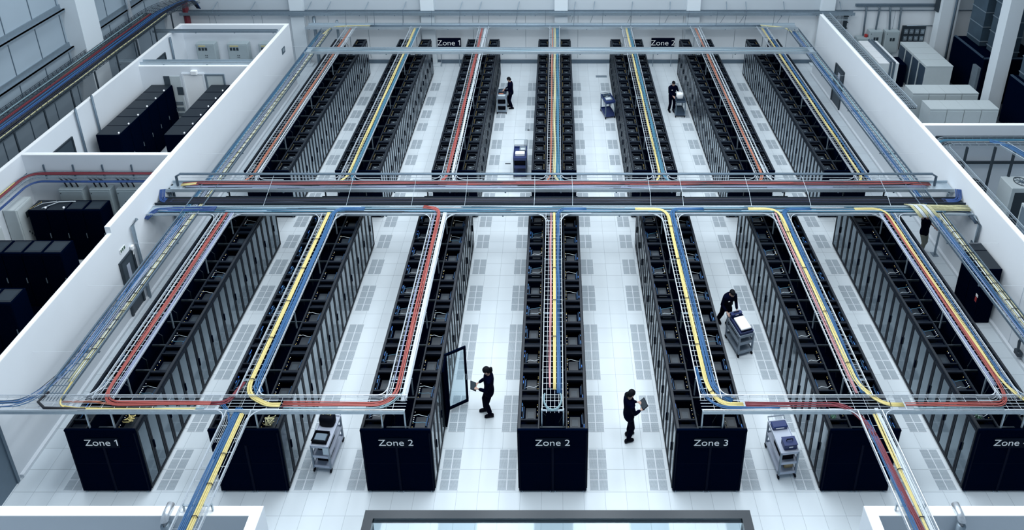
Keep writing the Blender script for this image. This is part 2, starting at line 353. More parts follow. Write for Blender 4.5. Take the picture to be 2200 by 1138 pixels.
# ================================================================== server cabinets
def cabinet(wd, far, var):
    """local: x 0..RD from door side inwards, y 0..wd"""
    rnd = random.Random(var*13+far*100+1)
    r = empty('server_cabinet')
    b = MB(); b.box(.03, RD, .004, wd-.004, .06, 1.80)
    b.box(.03, .05, .004, wd-.004, 1.80, H-.06); b.box(RD-.02, RD, .004, wd-.004, 1.80, H-.02)
    b.box(.05, RD-.02, .004, .018, 1.80, H-.03); b.box(.05, RD-.02, wd-.018, wd-.004, 1.80, H-.03)
    b.build('cabinet_body', 'black', r)
    p = MB(); p.box(.05, RD, .01, wd-.01, 0, .06); p.build('plinth', 'rubber', r)
    t = MB(); t.box(0, .062, 0, wd, H-.07, H); t.box(RD-.035, RD, 0, wd, H-.05, H)
    t.mi = 1
    if far:
        t.box(.06, RD-.03, 0, .05, H-.05, H-.008); t.box(.06, RD-.03, wd-.035, wd, H-.05, H-.008)
        t.mi = 0; t.box(.09, .11, .09, wd-.08, H-.10, H-.06); t.box(RD-.10, RD-.085, .09, wd-.08, H-.10, H-.06); t.box(.09, RD-.09, .09, .11, H-.10, H-.06); t.box(.09, RD-.09, wd-.1, wd-.08, H-.10, H-.06)
    else:
        t.box(.06, RD-.03, 0, .035, H-.06, H-.008); t.box(.06, RD-.03, .215, .25, H-.07, H-.012); t.box(.06, RD-.03, wd-.03, wd, H-.06, H-.008)
        t.box(.06, RD-.03, .06, .19, H-.16, H-.12)
    t.build('top_frame', ['blackt', 'blackf'], r)
    q = MB()
    if far: q.box(.15, RD-.14, .17, wd-.16, H-.17, H-.14)
    else: q.box(.17, RD-.10, .33, wd-.10, H-.24, H-.20)
    q.mi = 1
    if not far and var in (0, 2): q.box(.22, RD-.15, .40, wd-.2, H-.20, H-.197)
    if far: q.box(.2, RD-.22, .24, .26+.06*rnd.random(), H-.14, H-.135)
    q.build('roof_panel', ['roof', 'roof2'], r)
    # cable strips and connectors seen in the open top
    s = MB()
    if not far:
        s.box(.085, .105, .30, wd-.07, H-.14, H-.10)
        s.mi = 1; s.box(.12, .128, .34, wd-.12-.1*rnd.random(), H-.12, H-.105)
        if var % 2: s.box(.14, .146, .42, .62, H-.12, H-.105)
        s.build('cable_manager', ['blackf', 'blue'], r)
        l = MB()
        for k in range(9):
            if rnd.random() < .75:
                y = .28+k*.047; l.mi = 0 if rnd.random() < .65 else 1; l.box(RD-.068, RD-.052, y, y+.011, H-.10, H-.085)
        for k in range(4):
            y = .32+rnd.random()*.35; l.mi = 2; l.box(.075, .083, y, y+.03+.05*rnd.random(), H-.11, H-.10)
        l.build('connector_strip', ['ledy', 'ledw', 'ledb'], r)
        if var in (1, 3):
            c = MB()
            for k in range(2 if var == 1 else 1):
                y = .38+k*.16; c.mi = k % 2
                c.tube([(.14, y, H-.12), (.22, y+.02*rnd.random(), H-.09), (.36, y+.05*(rnd.random()-.5), H-.08), (RD-.05, y+.02, H-.06)], .005, 4)
            c.build('patch_cable', ['zincm', 'teal'] if var == 1 else ['wcab', 'teal'], r)
    else:
        s.box(.22, .22+.1*rnd.random()+.02, .28, .30, H-.135, H-.125)
        for k in range(3):
            s.box(.115+.01*rnd.random(), .135, .14+k*.12, .16+k*.12, H-.09, H-.08)
        s.mi = 1
        for k in range(5): s.box(RD-.07, RD-.055, .12+k*.08, .135+k*.08, H-.08, H-.07)
        s.build('connector_strip', ['zincm', 'ledy'], r)
    # two narrow glazed doors on the aisle side
    for k in (0, 1):
        y0 = k*wd/2+.006; y1 = (k+1)*wd/2-.006; e = .038 if far else .045
        d = MB(); d.box(-.02, .02, y0, y0+e, .07, H-.08); d.box(-.02, .02, y1-e, y1, .07, H-.08); d.box(-.02, .02, y0+e, y1-e, .07, .15); d.box(-.02, .02, y0+e, y1-e, H-.16, H-.08)
        do = d.build('door', 'blackf', r)
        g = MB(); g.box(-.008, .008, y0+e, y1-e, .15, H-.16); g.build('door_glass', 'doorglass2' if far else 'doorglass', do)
        if k == 0:
            h = MB(); h.bev(-.045, -.02, y1-.045, y1-.008, .95, 1.2, .006); h.build('door_handle', 'black', do)
    return r
NN, NFAR = 11, 18
wn = (NB-NF)/NN; wf = (FB-FF)/NFAR
protoN = [tree(cabinet(wn, 0, v)) for v in range(4)]
protoF = [tree(cabinet(wf, 1, v)) for v in range(3)]
usedp = set()
OPEN = (2, 1, 2)      # row, side, index of the cabinet whose door stands open
def place(protos, x, y, rz, var):
    key = id(protos[var][0])
    if key not in usedp: usedp.add(key); o = protos[var][0]
    else: o = copy_tree(protos[var])
    o.location = (x, y, 0); o.rotation_euler = (0, 0, rz); return o
for ri in range(7):
    rl = ORD[ri]
    for side in (-1, 1):
        for k in range(NN):
            v = random.choice((0, 1, 2, 3)); y = NF+k*wn
            if side < 0: o = place(protoN, CX[ri]-HW, y, 0, v)
            else: o = place(protoN, CX[ri]+HW, y+wn, PI, v)
            o['cell'] = 0; del o['cell']
            tag(o, 'black server cabinet, %s from the front on the %s of the %s near row' % (ORD[k], 'left' if side < 0 else 'right', rl), 'server cabinet', 'server cabinets in the near rows')
        for k in range(NFAR):
            v = random.choice((0, 1, 2)); y = FF+k*wf
            if side < 0: o = place(protoF, CX[ri]-HW, y, 0, v)
            else: o = place(protoF, CX[ri]+HW, y+wf, PI, v)
            o.name = 'narrow_cabinet'
            tag(o, 'narrow black cabinet, %s from the front on the %s of the %s far row' % (ORD[k], 'left' if side < 0 else 'right', rl), 'server cabinet', 'narrow cabinets in the far rows')
STR = {}
# black box added for the shade inside each row, struts across it
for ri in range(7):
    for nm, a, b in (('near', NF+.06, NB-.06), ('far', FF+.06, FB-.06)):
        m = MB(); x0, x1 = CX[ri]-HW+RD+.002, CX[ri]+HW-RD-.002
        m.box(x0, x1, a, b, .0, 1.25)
        r = m.build('aisle_shade_box', 'deep'); tag(r, 'added black box for the shade between the cabinet lines of the %s %s row' % (ORD[ri], nm), 'shade box', 'shade boxes inside the cabinet rows')
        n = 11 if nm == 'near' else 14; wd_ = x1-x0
        if 'strut' not in STR:
            STR['strut'] = MB().box(0, wd_, 0, .035, 1.7, 1.76).mesh('cross_strut', 'steeld')
            STR['l1'] = MB().tube([(.1, .3, 1.24), (.14, .28, 1.8), (.02, .25, 2.0)], .012, 4).mesh('cable_loop', 'steeld')
            STR['l2'] = MB().tube([(wd_-.1, .2, 1.24), (wd_-.16, .18, 1.7), (wd_-.02, .25, 1.98)], .012, 4).mesh('cable_loop', 'steeld')
        for k in range(n):
            y = a+.25+(b-a-.5)*k/(n-1)
            for nme, key in (('cross_strut', 'strut'), ('cable_loop', 'l1'), ('cable_loop', 'l2')):
                o_ = bpy.data.objects.new(nme, STR[key]); C.objects.link(o_); o_.parent = r; o_.location = (x0, y, 0)

# end panels with zone signs
def text(body, size, mt, parent, loc, rot, name='lettering'):
    one = body.endswith('1')
    c = bpy.data.curves.new(name, 'FONT'); c.body = body.replace('1', '2'); c.size = size; c.align_x = 'CENTER'; c.align_y = 'CENTER'; c.extrude = .003
    c.offset = -size*.008
    t = bpy.data.objects.new(name, c); C.objects.link(t); dg = bpy.context.evaluated_depsgraph_get()
    me = bpy.data.meshes.new_from_object(t.evaluated_get(dg)); bpy.data.objects.remove(t)
    if one:
        bm = bmesh.new(); bm.from_mesh(me); x1 = max(v.co.x for v in bm.verts); lim = x1-.56*size
        g = [v for v in bm.verts if v.co.x > lim]; y0 = min(v.co.y for v in g); y1 = max(v.co.y for v in g); bmesh.ops.delete(bm, geom=g, context='VERTS')
        w_ = size*.085; xc = x1-.20*size
        P = [(xc-w_/2, y0), (xc+w_/2, y0), (xc+w_/2, y1), (xc-w_/2, y1), (xc-w_*2.2, y1-w_*1.5), (xc-w_*1.8, y1-w_*2.3), (xc-w_/2, y1-w_*1.35)]
        lo = [bm.verts.new((x, y, -.003)) for x, y in P]; hi = [bm.verts.new((x, y, .003)) for x, y in P]
        bm.faces.new(hi); bm.faces.new(lo[::-1])
        for i in range(len(P)): j = (i+1) % len(P); bm.faces.new((lo[i], lo[j], hi[j], hi[i]))
        bm.to_mesh(me); bm.free()
    me.materials.clear(); me.materials.append(M[mt])
    o = bpy.data.objects.new(name, me); C.objects.link(o); o.parent = parent; o.location = loc; o.rotation_euler = rot; return o
signs = {0: 'Zone 1', 2: 'Zone 2', 3: 'Zone 2', 4: 'Zone 3', 6: 'Zone 4'}
for ri in range(7):
    for nm, y, sg in (('near', NF-.02, 1), ('far', FF-.02, 0), ('nearback', NB+.02, 0)):
        x = CX[ri]; r = empty('end_panel', (x, y, 0))
        m = MB(); m.box(-HW, HW, -.02, .018, .05, H-.02); m.box(-HW-.004, HW+.004, -.026, .02, H-.05, H+.004)
        m.mi = 1; m.box(-HW+.05, -.03, -.023, -.02, .10, H-.55); m.box(.03, HW-.05, -.023, -.02, .10, H-.55)
        m.build('panel', ['black', 'black'], r)
        e = MB(); e.box(-.028, .028, -.034, -.02, .08, H-.5); e.box(-HW+.01, -HW+.04, -.03, -.02, .08, H-.1); e.box(HW-.04, HW-.01, -.03, -.02, .08, H-.1); e.box(-HW+.05, HW-.05, -.024, -.02, 1.02, 1.028)
        e.build('panel_trim', 'signbg', r)
        ft = MB()
        for fx in (-HW+.08, -.06, .06, HW-.08): ft.cyl((fx, -.01), .018, 0, .05, 8)
        ft.build('foot', 'zincd', r)
        if sg and ri in signs:
            s = MB(); s.box(-.40, .40, -.036, -.026, 1.58, 1.90); so = s.build('sign_plate', 'signbg2', r)
            text(signs[ri], .29, 'text', so, (0, -.039, 1.745), (PI/2, 0, 0))
            lab = {0: 'black row end panel lettered Zone 1', 2: 'black row end panel lettered Zone 2 beside the open glass door', 3: 'black row end panel lettered Zone 2 on the middle row', 4: 'black row end panel lettered Zone 3', 6: 'black row end panel lettered Zone 4 at the right edge'}[ri]
        elif nm == 'near': lab = 'plain black row end panel behind the %s descending cable tray' % ('left' if ri == 1 else 'right')
        elif nm == 'far': lab = 'plain black end panel closing the front of the %s far row' % ORD[ri]
        else: lab = 'plain black end panel closing the back of the %s near row' % ORD[ri]
        tag(r, lab, 'end panel', 'black end panels of the cabinet rows')
# yellow cable nest in the front cabinets
def nest(x, y, z, mt, lab, n=7, sp=.12):
    rnd = random.Random(int(x*100)); m = MB()
    for k in range(n):
        p = [(x+rnd.uniform(-sp, sp), y+rnd.uniform(-sp, sp), z+rnd.uniform(-.03, .05)) for _ in range(4)]
        m.tube(p, .014, 5)
    tag(m.build('cable_nest', mt, smooth=True), lab, 'cables')
nest(CX[0]+.52, 12.05, 2.06, 'yellow', 'tangle of yellow cables in the front right cabinet of the Zone 1 row')
nest(CX[1]+.50, 12.0, 2.04, 'pyellow', 'tangle of pale yellow cables in the front cabinet left of the tool cart')
nest(CX[5]-.6, 12.1, 2.04, 'green', 'green wiring in the front left cabinet of the sixth row', 6, .08)
nest(CX[6]-.6, 12.1, 2.04, 'green', 'green wiring in the front left cabinet of the Zone 4 row', 6, .08)

# the open glass door on the right side of the third row, hinged on the cabinet
r = empty('open_door', (CX[2]+HW+.02, 13.78, 0), 0, 'black framed glass cabinet door standing wide open beside the third row', 'door')
r.rotation_euler = (0, 0, math.radians(27))
d = MB(); W_ = .60
d.box(0, .06, -.02, .02, .08, H-.03); d.box(W_-.06, W_, -.02, .02, .08, H-.03); d.box(.06, W_-.06, -.02, .02, .08, .16); d.box(.06, W_-.06, -.02, .02, H-.10, H-.03)
d.build('door_frame', 'black', r)
boxobj('door_glass', 'glass', .06, W_-.06, -.004, .004, .16, H-.10, parent=r)
boxobj('door_handle', 'zincd', W_-.05, W_-.03, -.04, -.02, .95, 1.15, parent=r)
m = MB(); m.box(CX[2]+HW-.03+.06, CX[2]+HW+.075, 13.28, 13.76, .1, H-.05)
tag(m.build('equipment_rack_front', 'deep'), 'black equipment front exposed behind the open cabinet door', 'equipment')  # one plain black panel as the exposed equipment front, no separate switches

# ================================================================== cable trays and cables
def rounded(pts, rad=.35, n=6):
    """polyline (3D) with rounded corners"""
    P = [Vector(p) for p in pts]; out = [P[0]]
    for i in range(1, len(P)-1):
        a, b, c = P[i-1], P[i], P[i+1]
        d1 = (a-b); d2 = (c-b); t = min(rad, d1.length*.49, d2.length*.49)
        p0 = b+d1.normalized()*t; p1 = b+d2.normalized()*t
        for k in range(n+1):
            u = k/n; out.append(p0*(1-u)**2+b*2*u*(1-u)+p1*u*u)
    out.append(P[-1]); return out
def resample(P, step):
    out = [P[0].copy()]; 
    for i in range(len(P)-1):
        L = (P[i+1]-P[i]).length; n = max(1, int(L/step))
        for k in range(1, n+1): out.append(P[i].lerp(P[i+1], k/n))
    return out
def offset(P, d):
    out = []
    for i, p in enumerate(P):
        t = P[min(i+1, len(P)-1)]-P[max(i-1, 0)]; t.z = 0
        if t.length < 1e-6: out.append(p.copy()); continue
        t.normalize(); out.append(p+Vector((t.y, -t.x, 0))*d)
    return out
def basket(name, path, wd, label, group=None, rung=.15, r=.005, rail=.012, legs=(), rad=.35, leg_base=H, hgt=.07, mats=('zinc', 'zincd'), strands=4, skipl=None, skipr=None):
    root = empty(name, (0,0,0), 0, label, 'cable tray', group)
    P = rounded(path, rad); Q = resample(P, rung)
    ms = MB()
    for k in range(strands):
        d = -wd/2+wd*(k+1)/(strands+1); ms.tube(offset(P, d), r, 4)
    for k in range(1, len(Q)-1):
        t = Q[k+1]-Q[k-1]; t.z = 0; t.normalize(); nrm = Vector((t.y, -t.x, 0))*(wd/2)
        ms.tube([Q[k]-nrm+Vector((0,0,hgt)), Q[k]-nrm, Q[k]+nrm, Q[k]+nrm+Vector((0,0,hgt))], r, 4)
    ms.build('wire_mesh', mats[0], root)
    for sgn, sk in ((-1, skipl), (1, skipr)):
        m = MB(); E = offset(P, sgn*wd/2)
        segs = [E]
        if sk:
            E = resample(E, .1); segs = []; cur = []
            for p in E:
                if any(sk_[0] < (p.x if sk_[2] == 'x' else p.y) < sk_[1] for sk_ in sk):
                    if len(cur) > 1: segs.append(cur)
                    cur = []
                else: cur.append(p)
            if len(cur) > 1: segs.append(cur)
        for sg_ in segs:
            m.tube([p+Vector((0,0,hgt)) for p in sg_], rail, 5); m.tube([p+Vector((0,0,hgt*.45)) for p in sg_], r, 4); m.tube(sg_, r, 4)
        m.build('side_rail', mats[0], root)
    for (lx, ly) in legs:
        m = MB(); m.box(lx-.015, lx+.015, ly-.015, ly+.015, leg_base, path[0][2]+.02); m.build('support_leg', mats[1], root)
    if legs:
        m = MB(); ys = sorted(set(l[1] for l in legs))
        for y in ys:
            xs = [l[0] for l in legs if l[1] == y]
            if len(xs) > 1: m.box(min(xs), max(xs), y-.015, y+.015, path[0][2]-.035, path[0][2]-.01)
        m.build('cross_bar', mats[1], root)
    return root
def fillets(root, arcs, r=.012, hgt=.07, mt='zinc'):
    for a in arcs:
        m = MB()
        for d in (0, .045, .09): 
            Q = rounded(a, .46, 9); m.tube([p+Vector((0,0,hgt if d == 0 else 0)) for p in offset(Q, d)], r if d == 0 else .006, 4)
        m.build('corner_bend', mt, root)
def bundle(path, n, mt, label, rad=.3, r=.011, wdt=None, z=.02, wob=.012, group=None, ties=0, layers=1, tie_mt='bcab', name='cable_bundle', step=.3):
    """n parallel cables following one path"""
    P = resample(rounded(path, rad, 7), step); m = MB(); wdt = wdt or n*r*1.7
    rnd = random.Random(sum(map(ord, label))); mts = mt if isinstance(mt, list) else [mt]
    for k in range(n):
        off = (-.5+(k+.5)/n)*wdt; ph = rnd.uniform(0, 6.28); fq = rnd.uniform(.8, 1.6); L = k % layers
        E = offset(P, off); pts = []
        for i, p in enumerate(E):
            wv = wob*math.sin(ph+i*fq*.35)
            q = p.copy(); t = P[min(i+1, len(P)-1)]-P[max(i-1, 0)]; t.normalize()
            q += Vector((t.y, -t.x, 0))*wv; q.z += z+L*r*1.3+abs(wv)*.3; pts.append(q)
        m.mi = k % len(mts); m.tube(pts, r, 5)
    o = m.build(name, mts, smooth=True); tag(o, label, 'cables', group)
    if ties:
        acc = 0
        for i in range(2, len(P)-2):
            acc += (P[i]-P[i-1]).length
            if acc >= ties:
                acc = 0; t = (P[i+1]-P[i-1]).normalized(); nn = Vector((t.y, -t.x, 0))*(wdt/2+.015)
                MB().tube([P[i]-nn+Vector((0,0,z)), P[i]-nn*.8+Vector((0,0,z+r*(layers+1.5))), P[i]+nn*.8+Vector((0,0,z+r*(layers+1.5))), P[i]+nn+Vector((0,0,z))], .009, 4).build('cable_tie', tie_mt, o)
    return o
YA, YB_, YC = 18.77, 19.22, 20.0      # the three trays across the middle
YX = 11.92                            # front cross tray centre line
TW = .50
G1 = 'cable trays along the near rows'; G2 = 'cable trays along the far rows'
def legs_for(cx, ys, w_=.52): return [(cx+s*w_/2, y) for y in ys for s in (-1, 1)]
for i, cx in enumerate(CX):
    y0 = 11.72 if i == 3 else YX+.18
    if i in (0, 2, 4, 6): y0 = YX+.12
    ly = [12.6, 14.6, 16.6, 18.3]
    if i == 3: ly = [11.80]+ly[1:]
    t = basket('cable_tray', [(cx, 18.56, TZ), (cx, y0, TZ)], TW, 'wire basket tray above the %s near row of cabinets' % ORD[i], G1, legs=legs_for(cx, ly), skipl=None)
    # bends into the middle tray
    fillets(t, [[(cx-TW/2, 17.6, TZ), (cx-TW/2, 18.55, TZ), (cx-TW/2-1.0, 18.55, TZ)], [(cx+TW/2+1.0, 18.55, TZ), (cx+TW/2, 18.55, TZ), (cx+TW/2, 17.6, TZ)]])
    t = basket('cable_tray', [(cx, 33.2, TZ), (cx, 20.25, TZ)], TW, 'wire basket tray above the %s far row of cabinets' % ORD[i], G2, legs=[(cx+s*.26, y) for y in (23, 26, 29, 32) for s in (-1, 1)], rung=.16)
    fillets(t, [[(cx-TW/2-1.0, 20.30, TZ), (cx-TW/2, 20.30, TZ), (cx-TW/2, 21.3, TZ)], [(cx+TW/2, 21.3, TZ), (cx+TW/2, 20.30, TZ), (cx+TW/2+1.0, 20.30, TZ)],
                [(cx-TW/2, 32.4, TZ), (cx-TW/2, 33.05, TZ), (cx-TW/2-.5, 33.05, TZ)], [(cx+TW/2+.5, 33.05, TZ), (cx+TW/2, 33.05, TZ), (cx+TW/2, 32.4, TZ)]])
# front cross trays
t = basket('cable_tray', [(-13.6, YX, TZ), (CX[2]+.27, YX, TZ)], .38, 'wire tray crossing the fronts of the three left rows', 'front cross trays', rung=.3, legs=[(CX[0]-.25, 11.76), (CX[0]+.35, 11.76), (CX[1]+.35, 11.76), (CX[2]-.3, 11.76), (CX[2]+.25, 11.76)], hgt=.08, mats=('zinc', 'zincm'))
MB().box(-13.6, CX[2]+.27, YX-.215, YX-.195, TZ-.03, TZ+.06).build('face_rail', 'zincm', t)
fillets(t, [[(CX[0]-TW/2-.55, YX+.19, TZ), (CX[0]-TW/2, YX+.19, TZ), (CX[0]-TW/2, YX+.8, TZ)], [(CX[1]+TW/2, YX+.8, TZ), (CX[1]+TW/2, YX+.19, TZ), (CX[1]+TW/2+.55, YX+.19, TZ)], [(CX[2]-TW/2-.55, YX+.19, TZ), (CX[2]-TW/2, YX+.19, TZ), (CX[2]-TW/2, YX+.8, TZ)], [(CX[1]-.30, YX-.9, TZ), (CX[1]-.30, YX-.19, TZ), (CX[1]-.9, YX-.19, TZ)], [(CX[1]+.9, YX-.19, TZ), (CX[1]+.30, YX-.19, TZ), (CX[1]+.30, YX-.9, TZ)]])
t = basket('cable_tray', [(CX[4]-.27, YX, TZ), (13.85, YX, TZ)], .38, 'wire tray crossing the fronts of the three right rows', 'front cross trays', rung=.3, legs=[(CX[4]-.25, 11.76), (CX[4]+.25, 11.76), (CX[6]+.2, 11.76), (CX[6]-.3, 11.76)], hgt=.08, mats=('zinc', 'zincm'))
MB().box(CX[4]-.27, 13.85, YX-.215, YX-.195, TZ-.03, TZ+.06).build('face_rail', 'zincm', t)
fillets(t, [[(CX[4]+TW/2, YX+.8, TZ), (CX[4]+TW/2, YX+.19, TZ), (CX[4]+TW/2+.55, YX+.19, TZ)], [(CX[6]-TW/2-.55, YX+.19, TZ), (CX[6]-TW/2, YX+.19, TZ), (CX[6]-TW/2, YX+.8, TZ)], [(CX[6]+TW/2, YX+.8, TZ), (CX[6]+TW/2, YX+.19, TZ), (CX[6]+TW/2+.55, YX+.19, TZ)], [(CX[5]-.30, YX-.9, TZ), (CX[5]-.30, YX-.19, TZ), (CX[5]-.9, YX-.19, TZ)], [(CX[5]+.9, YX-.19, TZ), (CX[5]+.30, YX-.19, TZ), (CX[5]+.30, YX-.9, TZ)]])
# descending trays towards the viewer
for i, nm in ((1, 'left'), (5, 'right')):
    t = basket('cable_tray', [(CX[i], YX-.2, TZ), (CX[i], 6.2, TZ)], .58, 'wire tray running out over the %s foreground room towards the viewer' % nm, 'foreground cable trays', rung=.30, legs=[(CX[i]-.3, 9.72), (CX[i]+.3, 9.72)], leg_base=2.52, hgt=.09, mats=('zinc', 'zincm'), rail=.015)
# side trays
for x, nm, ins in ((-12.2, 'left', 1), (12.6, 'right', -1)):
    y0 = YX+.1 if nm == 'left' else 9.5
    t = basket('cable_tray', [(x, 32.9, TZ), (x, y0, TZ)], .56, 'long wire tray beside the %s partition wall' % nm, 'trays along the partitions', rung=.2, legs=[], strands=6, r=.011, rail=.018, mats=('steel', 'steel'))
    for y in (13.4, 15.6, 17.3, 22, 25, 28, 31):
        xx = XL if nm == 'left' else XR
        m = MB(); m.box(x-.3, x+.3, y-.02, y+.02, TZ-.05, TZ-.015); m.build('cross_bar', 'steel', t)
        m = MB(); m.tube([(xx, y, TZ-.03), (x-ins*.3, y, TZ-.03)], .0025, 4); m.build('wall_arm', 'wall', t)
# middle trays
def solidtray(pts, wd, label, mt='zincm', group='trays across the middle', hg=.09):
    root = empty('cable_tray', (0,0,0), 0, label, 'cable tray', group)
    (x0, y, z), (x1, _, _) = pts
    m = MB(); m.box(x0, x1, y-wd/2, y+wd/2, z-.012, z); m.build('tray_base', mt, root)
    for s in (-1, 1):
        m = MB(); m.box(x0, x1, y+s*wd/2-.012, y+s*wd/2+.012, z-.04, z+hg); m.build('side_rail', mt, root)
    n = int((x1-x0)/1.85)
    m = MB()
    for k in range(n+1):
        x = x0+.2+k*(x1-x0-.4)/n; m.box(x, x+.05, y-wd/2-.03, y+wd/2+.03, z-.06, z-.025)
    m.build('cross_bar', 'steel', root)
    return root
solidtray([(-13.62, YA, TZ), (13.9, YA, TZ)], .40, 'pale steel tray crossing the room, nearest of the three middle trays', hg=.03)
solidtray([(-13.62, YB_, TZ-.02), (13.9, YB_, TZ-.02)], .30, 'dark tray of black cables crossing the room, middle one of three', 'steeld')
solidtray([(-13.62, YC, TZ), (13.9, YC, TZ)], .46, 'pale steel tray of red cables crossing the room, farthest of the three middle trays')
solidtray([(-12.4, 30.30, TZ+.06), (12.8, 30.30, TZ+.06)], .50, 'pale steel tray crossing over the far ends of the far rows', 'zincm', 'far cross trays')
solidtray([(-13.4, 33.3, TZ), (12.9, 33.3, TZ)], .55, 'long tray with rounded corners running along the back wall', 'zincm', 'far cross trays')
solidtray([(-20.3, 33.72, 3.25), (16.1, 33.72, 3.25)], .26, 'straight grey tray fixed high on the back wall', 'zincd', 'far cross trays', .12)
m = MB(); m.tube([(-13.35, 20.05, 2.72), (-13.35, 20.05, 3.1), (-13.2, 20.05, 3.2), (13.2, 20.05, 3.2), (13.35, 20.05, 3.1), (13.35, 20.05, 2.72)], .045, 8)
g = tag(m.build('guard_rail', 'steel', smooth=True), 'long dark grey pipe rail above the three middle trays', 'pipe')
m = MB(); m.tube([(-13.2, 20.05, 3.05), (13.2, 20.05, 3.05)], .008, 4); m.build('guy_wire', 'zinc', g)
for k, x in enumerate((-9.9, -7.1, -4.9, -3.1, -.75, .55, 3.2, 4.3, 6.6, 8.6, 11.3)):
    tag(MB().tube([(x, 20.05, 3.16), (x+.02, 19.4, 2.95), (x, 18.80, 2.66)], .008, 5).build('tie_rod', 'zincm'), 'thin slanting steel rod across the three middle trays, %s from the left' % ORD[k], 'rod', 'slanting rods of the middle trays')
# posts carrying the middle trays
for k, (x, y) in enumerate([(c+s*.72, yy) for c in CX for s in (-1, 1) for yy in (YC+.2,)]):
    tag(boxobj('tray_post', 'steeld', x-.02, x+.02, y+.6-.02-.6, y+.02, 0, TZ-.06), 'thin dark post under the middle trays, %s from the left' % ORD[k], 'post', 'posts of the middle trays')
# brackets on the back wall tray
for k in range(17):
    x = -18.5+k*2.05
    if min(abs(x-c) for c in (-14.1, -7.0, .27, 7.46, 14.75)) < .8: x += 1.0
    m = MB(); m.tube([(x, 33.6, 3.2), (x+.02, 33.60, 3.55), (x+.1, 34.10, 3.8)], .022, 5); m.tube([(x, 33.7, 3.2), (x-.15, 34.1, 2.5)], .012, 4)
    tag(m.build('tray_bracket', 'zincd'), 'angled bracket of the straight tray on the back wall, %s from the left' % ORD[k], 'bracket', 'brackets on the back wall tray')
# rods hanging by the back wall tray
for k in range(16):
    x = -11.3+k*1.53
    tag(MB().tube([(x, 33.35, TZ-.05), (x+.04, 33.35, 3.6)], .012, 4).build('threaded_rod', 'steel'), 'thin upright rod holding the rounded back tray, %s from the left' % ORD[k], 'rod', 'rods of the back tray')

# --- cable bundles -------------------------------------------------------
def rowbundle(i, dx, n, mt, lab, y1, y0, **k):
    return bundle([(CX[i]+dx, y1, TZ), (CX[i]+dx, y0, TZ)], n, mt, lab, **k)
# near rows
NR = YX
bundle([(-8.3, YX+.02, TZ), (CX[0]-.02, YX+.02, TZ), (CX[0]-.02, 18.7, TZ)], 5, 'red', 'red cable bundle along the first near row turning right into the front tray', rad=.5, r=.013)
bundle([(CX[0]+.17, 18.7, TZ), (CX[0]+.19, 12.2, TZ)], 6, 'lav', 'pale lavender cables beside the red bundle on the first near row', r=.012)
bundle([(CX[0]-.16, 18.7, TZ), (CX[0]-.15, 12.3, TZ), (CX[0]-.8, YX, TZ)], 2, 'wcab', 'two white cables left of the red bundle on the first near row', r=.008)
bundle([(-8.3, YX+.02, TZ), (-7.9, YX+.04, TZ), (CX[1]-.22, 12.5, TZ)], 5, 'dred', 'dark red cables sweeping from the front tray up the second near row', rad=.3, r=.012)
bundle([(CX[1]-.06, 18.9, TZ), (CX[1]-.06, 12.2, TZ), (CX[1]+.6, YX-.02, TZ), (CX[1]+.9, YX-.02, TZ)], 4, 'yellow', 'thick yellow cable bundle on the second near row', r=.016, rad=.5, ties=1.2, wob=.004)
bundle([(CX[1]+1.1, YA, TZ+.05), (CX[1]+.12, YA, TZ+.05), (CX[1]+.12, 17.9, TZ), (CX[1]+.12, 12.4, TZ), (CX[1]+.30, 12.2, TZ)], 7, 'blue', 'blue cable bundle beside the yellow one on the second near row', r=.013)
bundle([(CX[1]+.95, YX, TZ), (CX[2]-.02, YX, TZ), (CX[2]-.02, 17.9, TZ), (CX[2]-.02, YA, TZ+.05), (CX[2]-.6, YA+.1, TZ+.05)], 5, 'red', 'red cable bundle from the front tray up the third near row', rad=.55, r=.014)
bundle([(CX[2]+.16, 18.8, TZ), (CX[2]+.17, 12.0, TZ)], 4, 'wcab', 'white cable bundle on the third near row', r=.017, wob=.004)
bundle([(CX[2]-.17, 18.8, TZ), (CX[2]-.16, 12.5, TZ)], 2, 'lav', 'pale cables left of the red bundle on the third near row', r=.009)
bundle([(CX[1]+1.0, YX-.10, TZ), (CX[2]-.2, YX-.10, TZ), (CX[2]+.2, 12.3, TZ)], 3, 'pteal', 'pale blue cables along the front edge of the left cross tray', r=.010, rad=.3)
bundle([(-9.6, YX-.09, TZ), (-8.4, YX-.10, TZ)], 3, 'pteal', 'short pale cables in the left cross tray beside the descending tray', r=.010)
bundle([(CX[3]-.09, 18.8, TZ), (CX[3]-.07, 12.35, TZ)], 3, 'pink', 'pink cables on the middle near row', r=.010)
bundle([(CX[3]+.02, 18.9, TZ), (CX[3]+.045, 12.3, TZ)], 3, 'yellow', 'straight yellow cable bundle on the middle near row', r=.015, ties=1.1, wob=.003)
bundle([(CX[3]+1.1, YA, TZ+.05), (CX[3]+.14, YA, TZ+.05), (CX[3]+.14, 17.9, TZ), (CX[3]+.15, 12.2, TZ)], 6, 'blue', 'blue cable bundle on the middle near row', r=.011)
for s, mtb, lb in ((1, 'pteal', 'pale cable loop'), ):
    m = MB()
    for d in (0, .03, .06):
        pts = [(CX[3]+.22*math.cos(a)*(1-d), 12.05+.30*math.sin(a)*(1-d), TZ+.03+d*.3) for a in [PI*.85+k*(PI*1.3)/14 for k in range(15)]]
        m.tube(pts, .014, 6)
    tag(m.build('cable_loop', 'pteal', smooth=True), 'pale blue cable loop at the front end of the middle tray', 'cables')
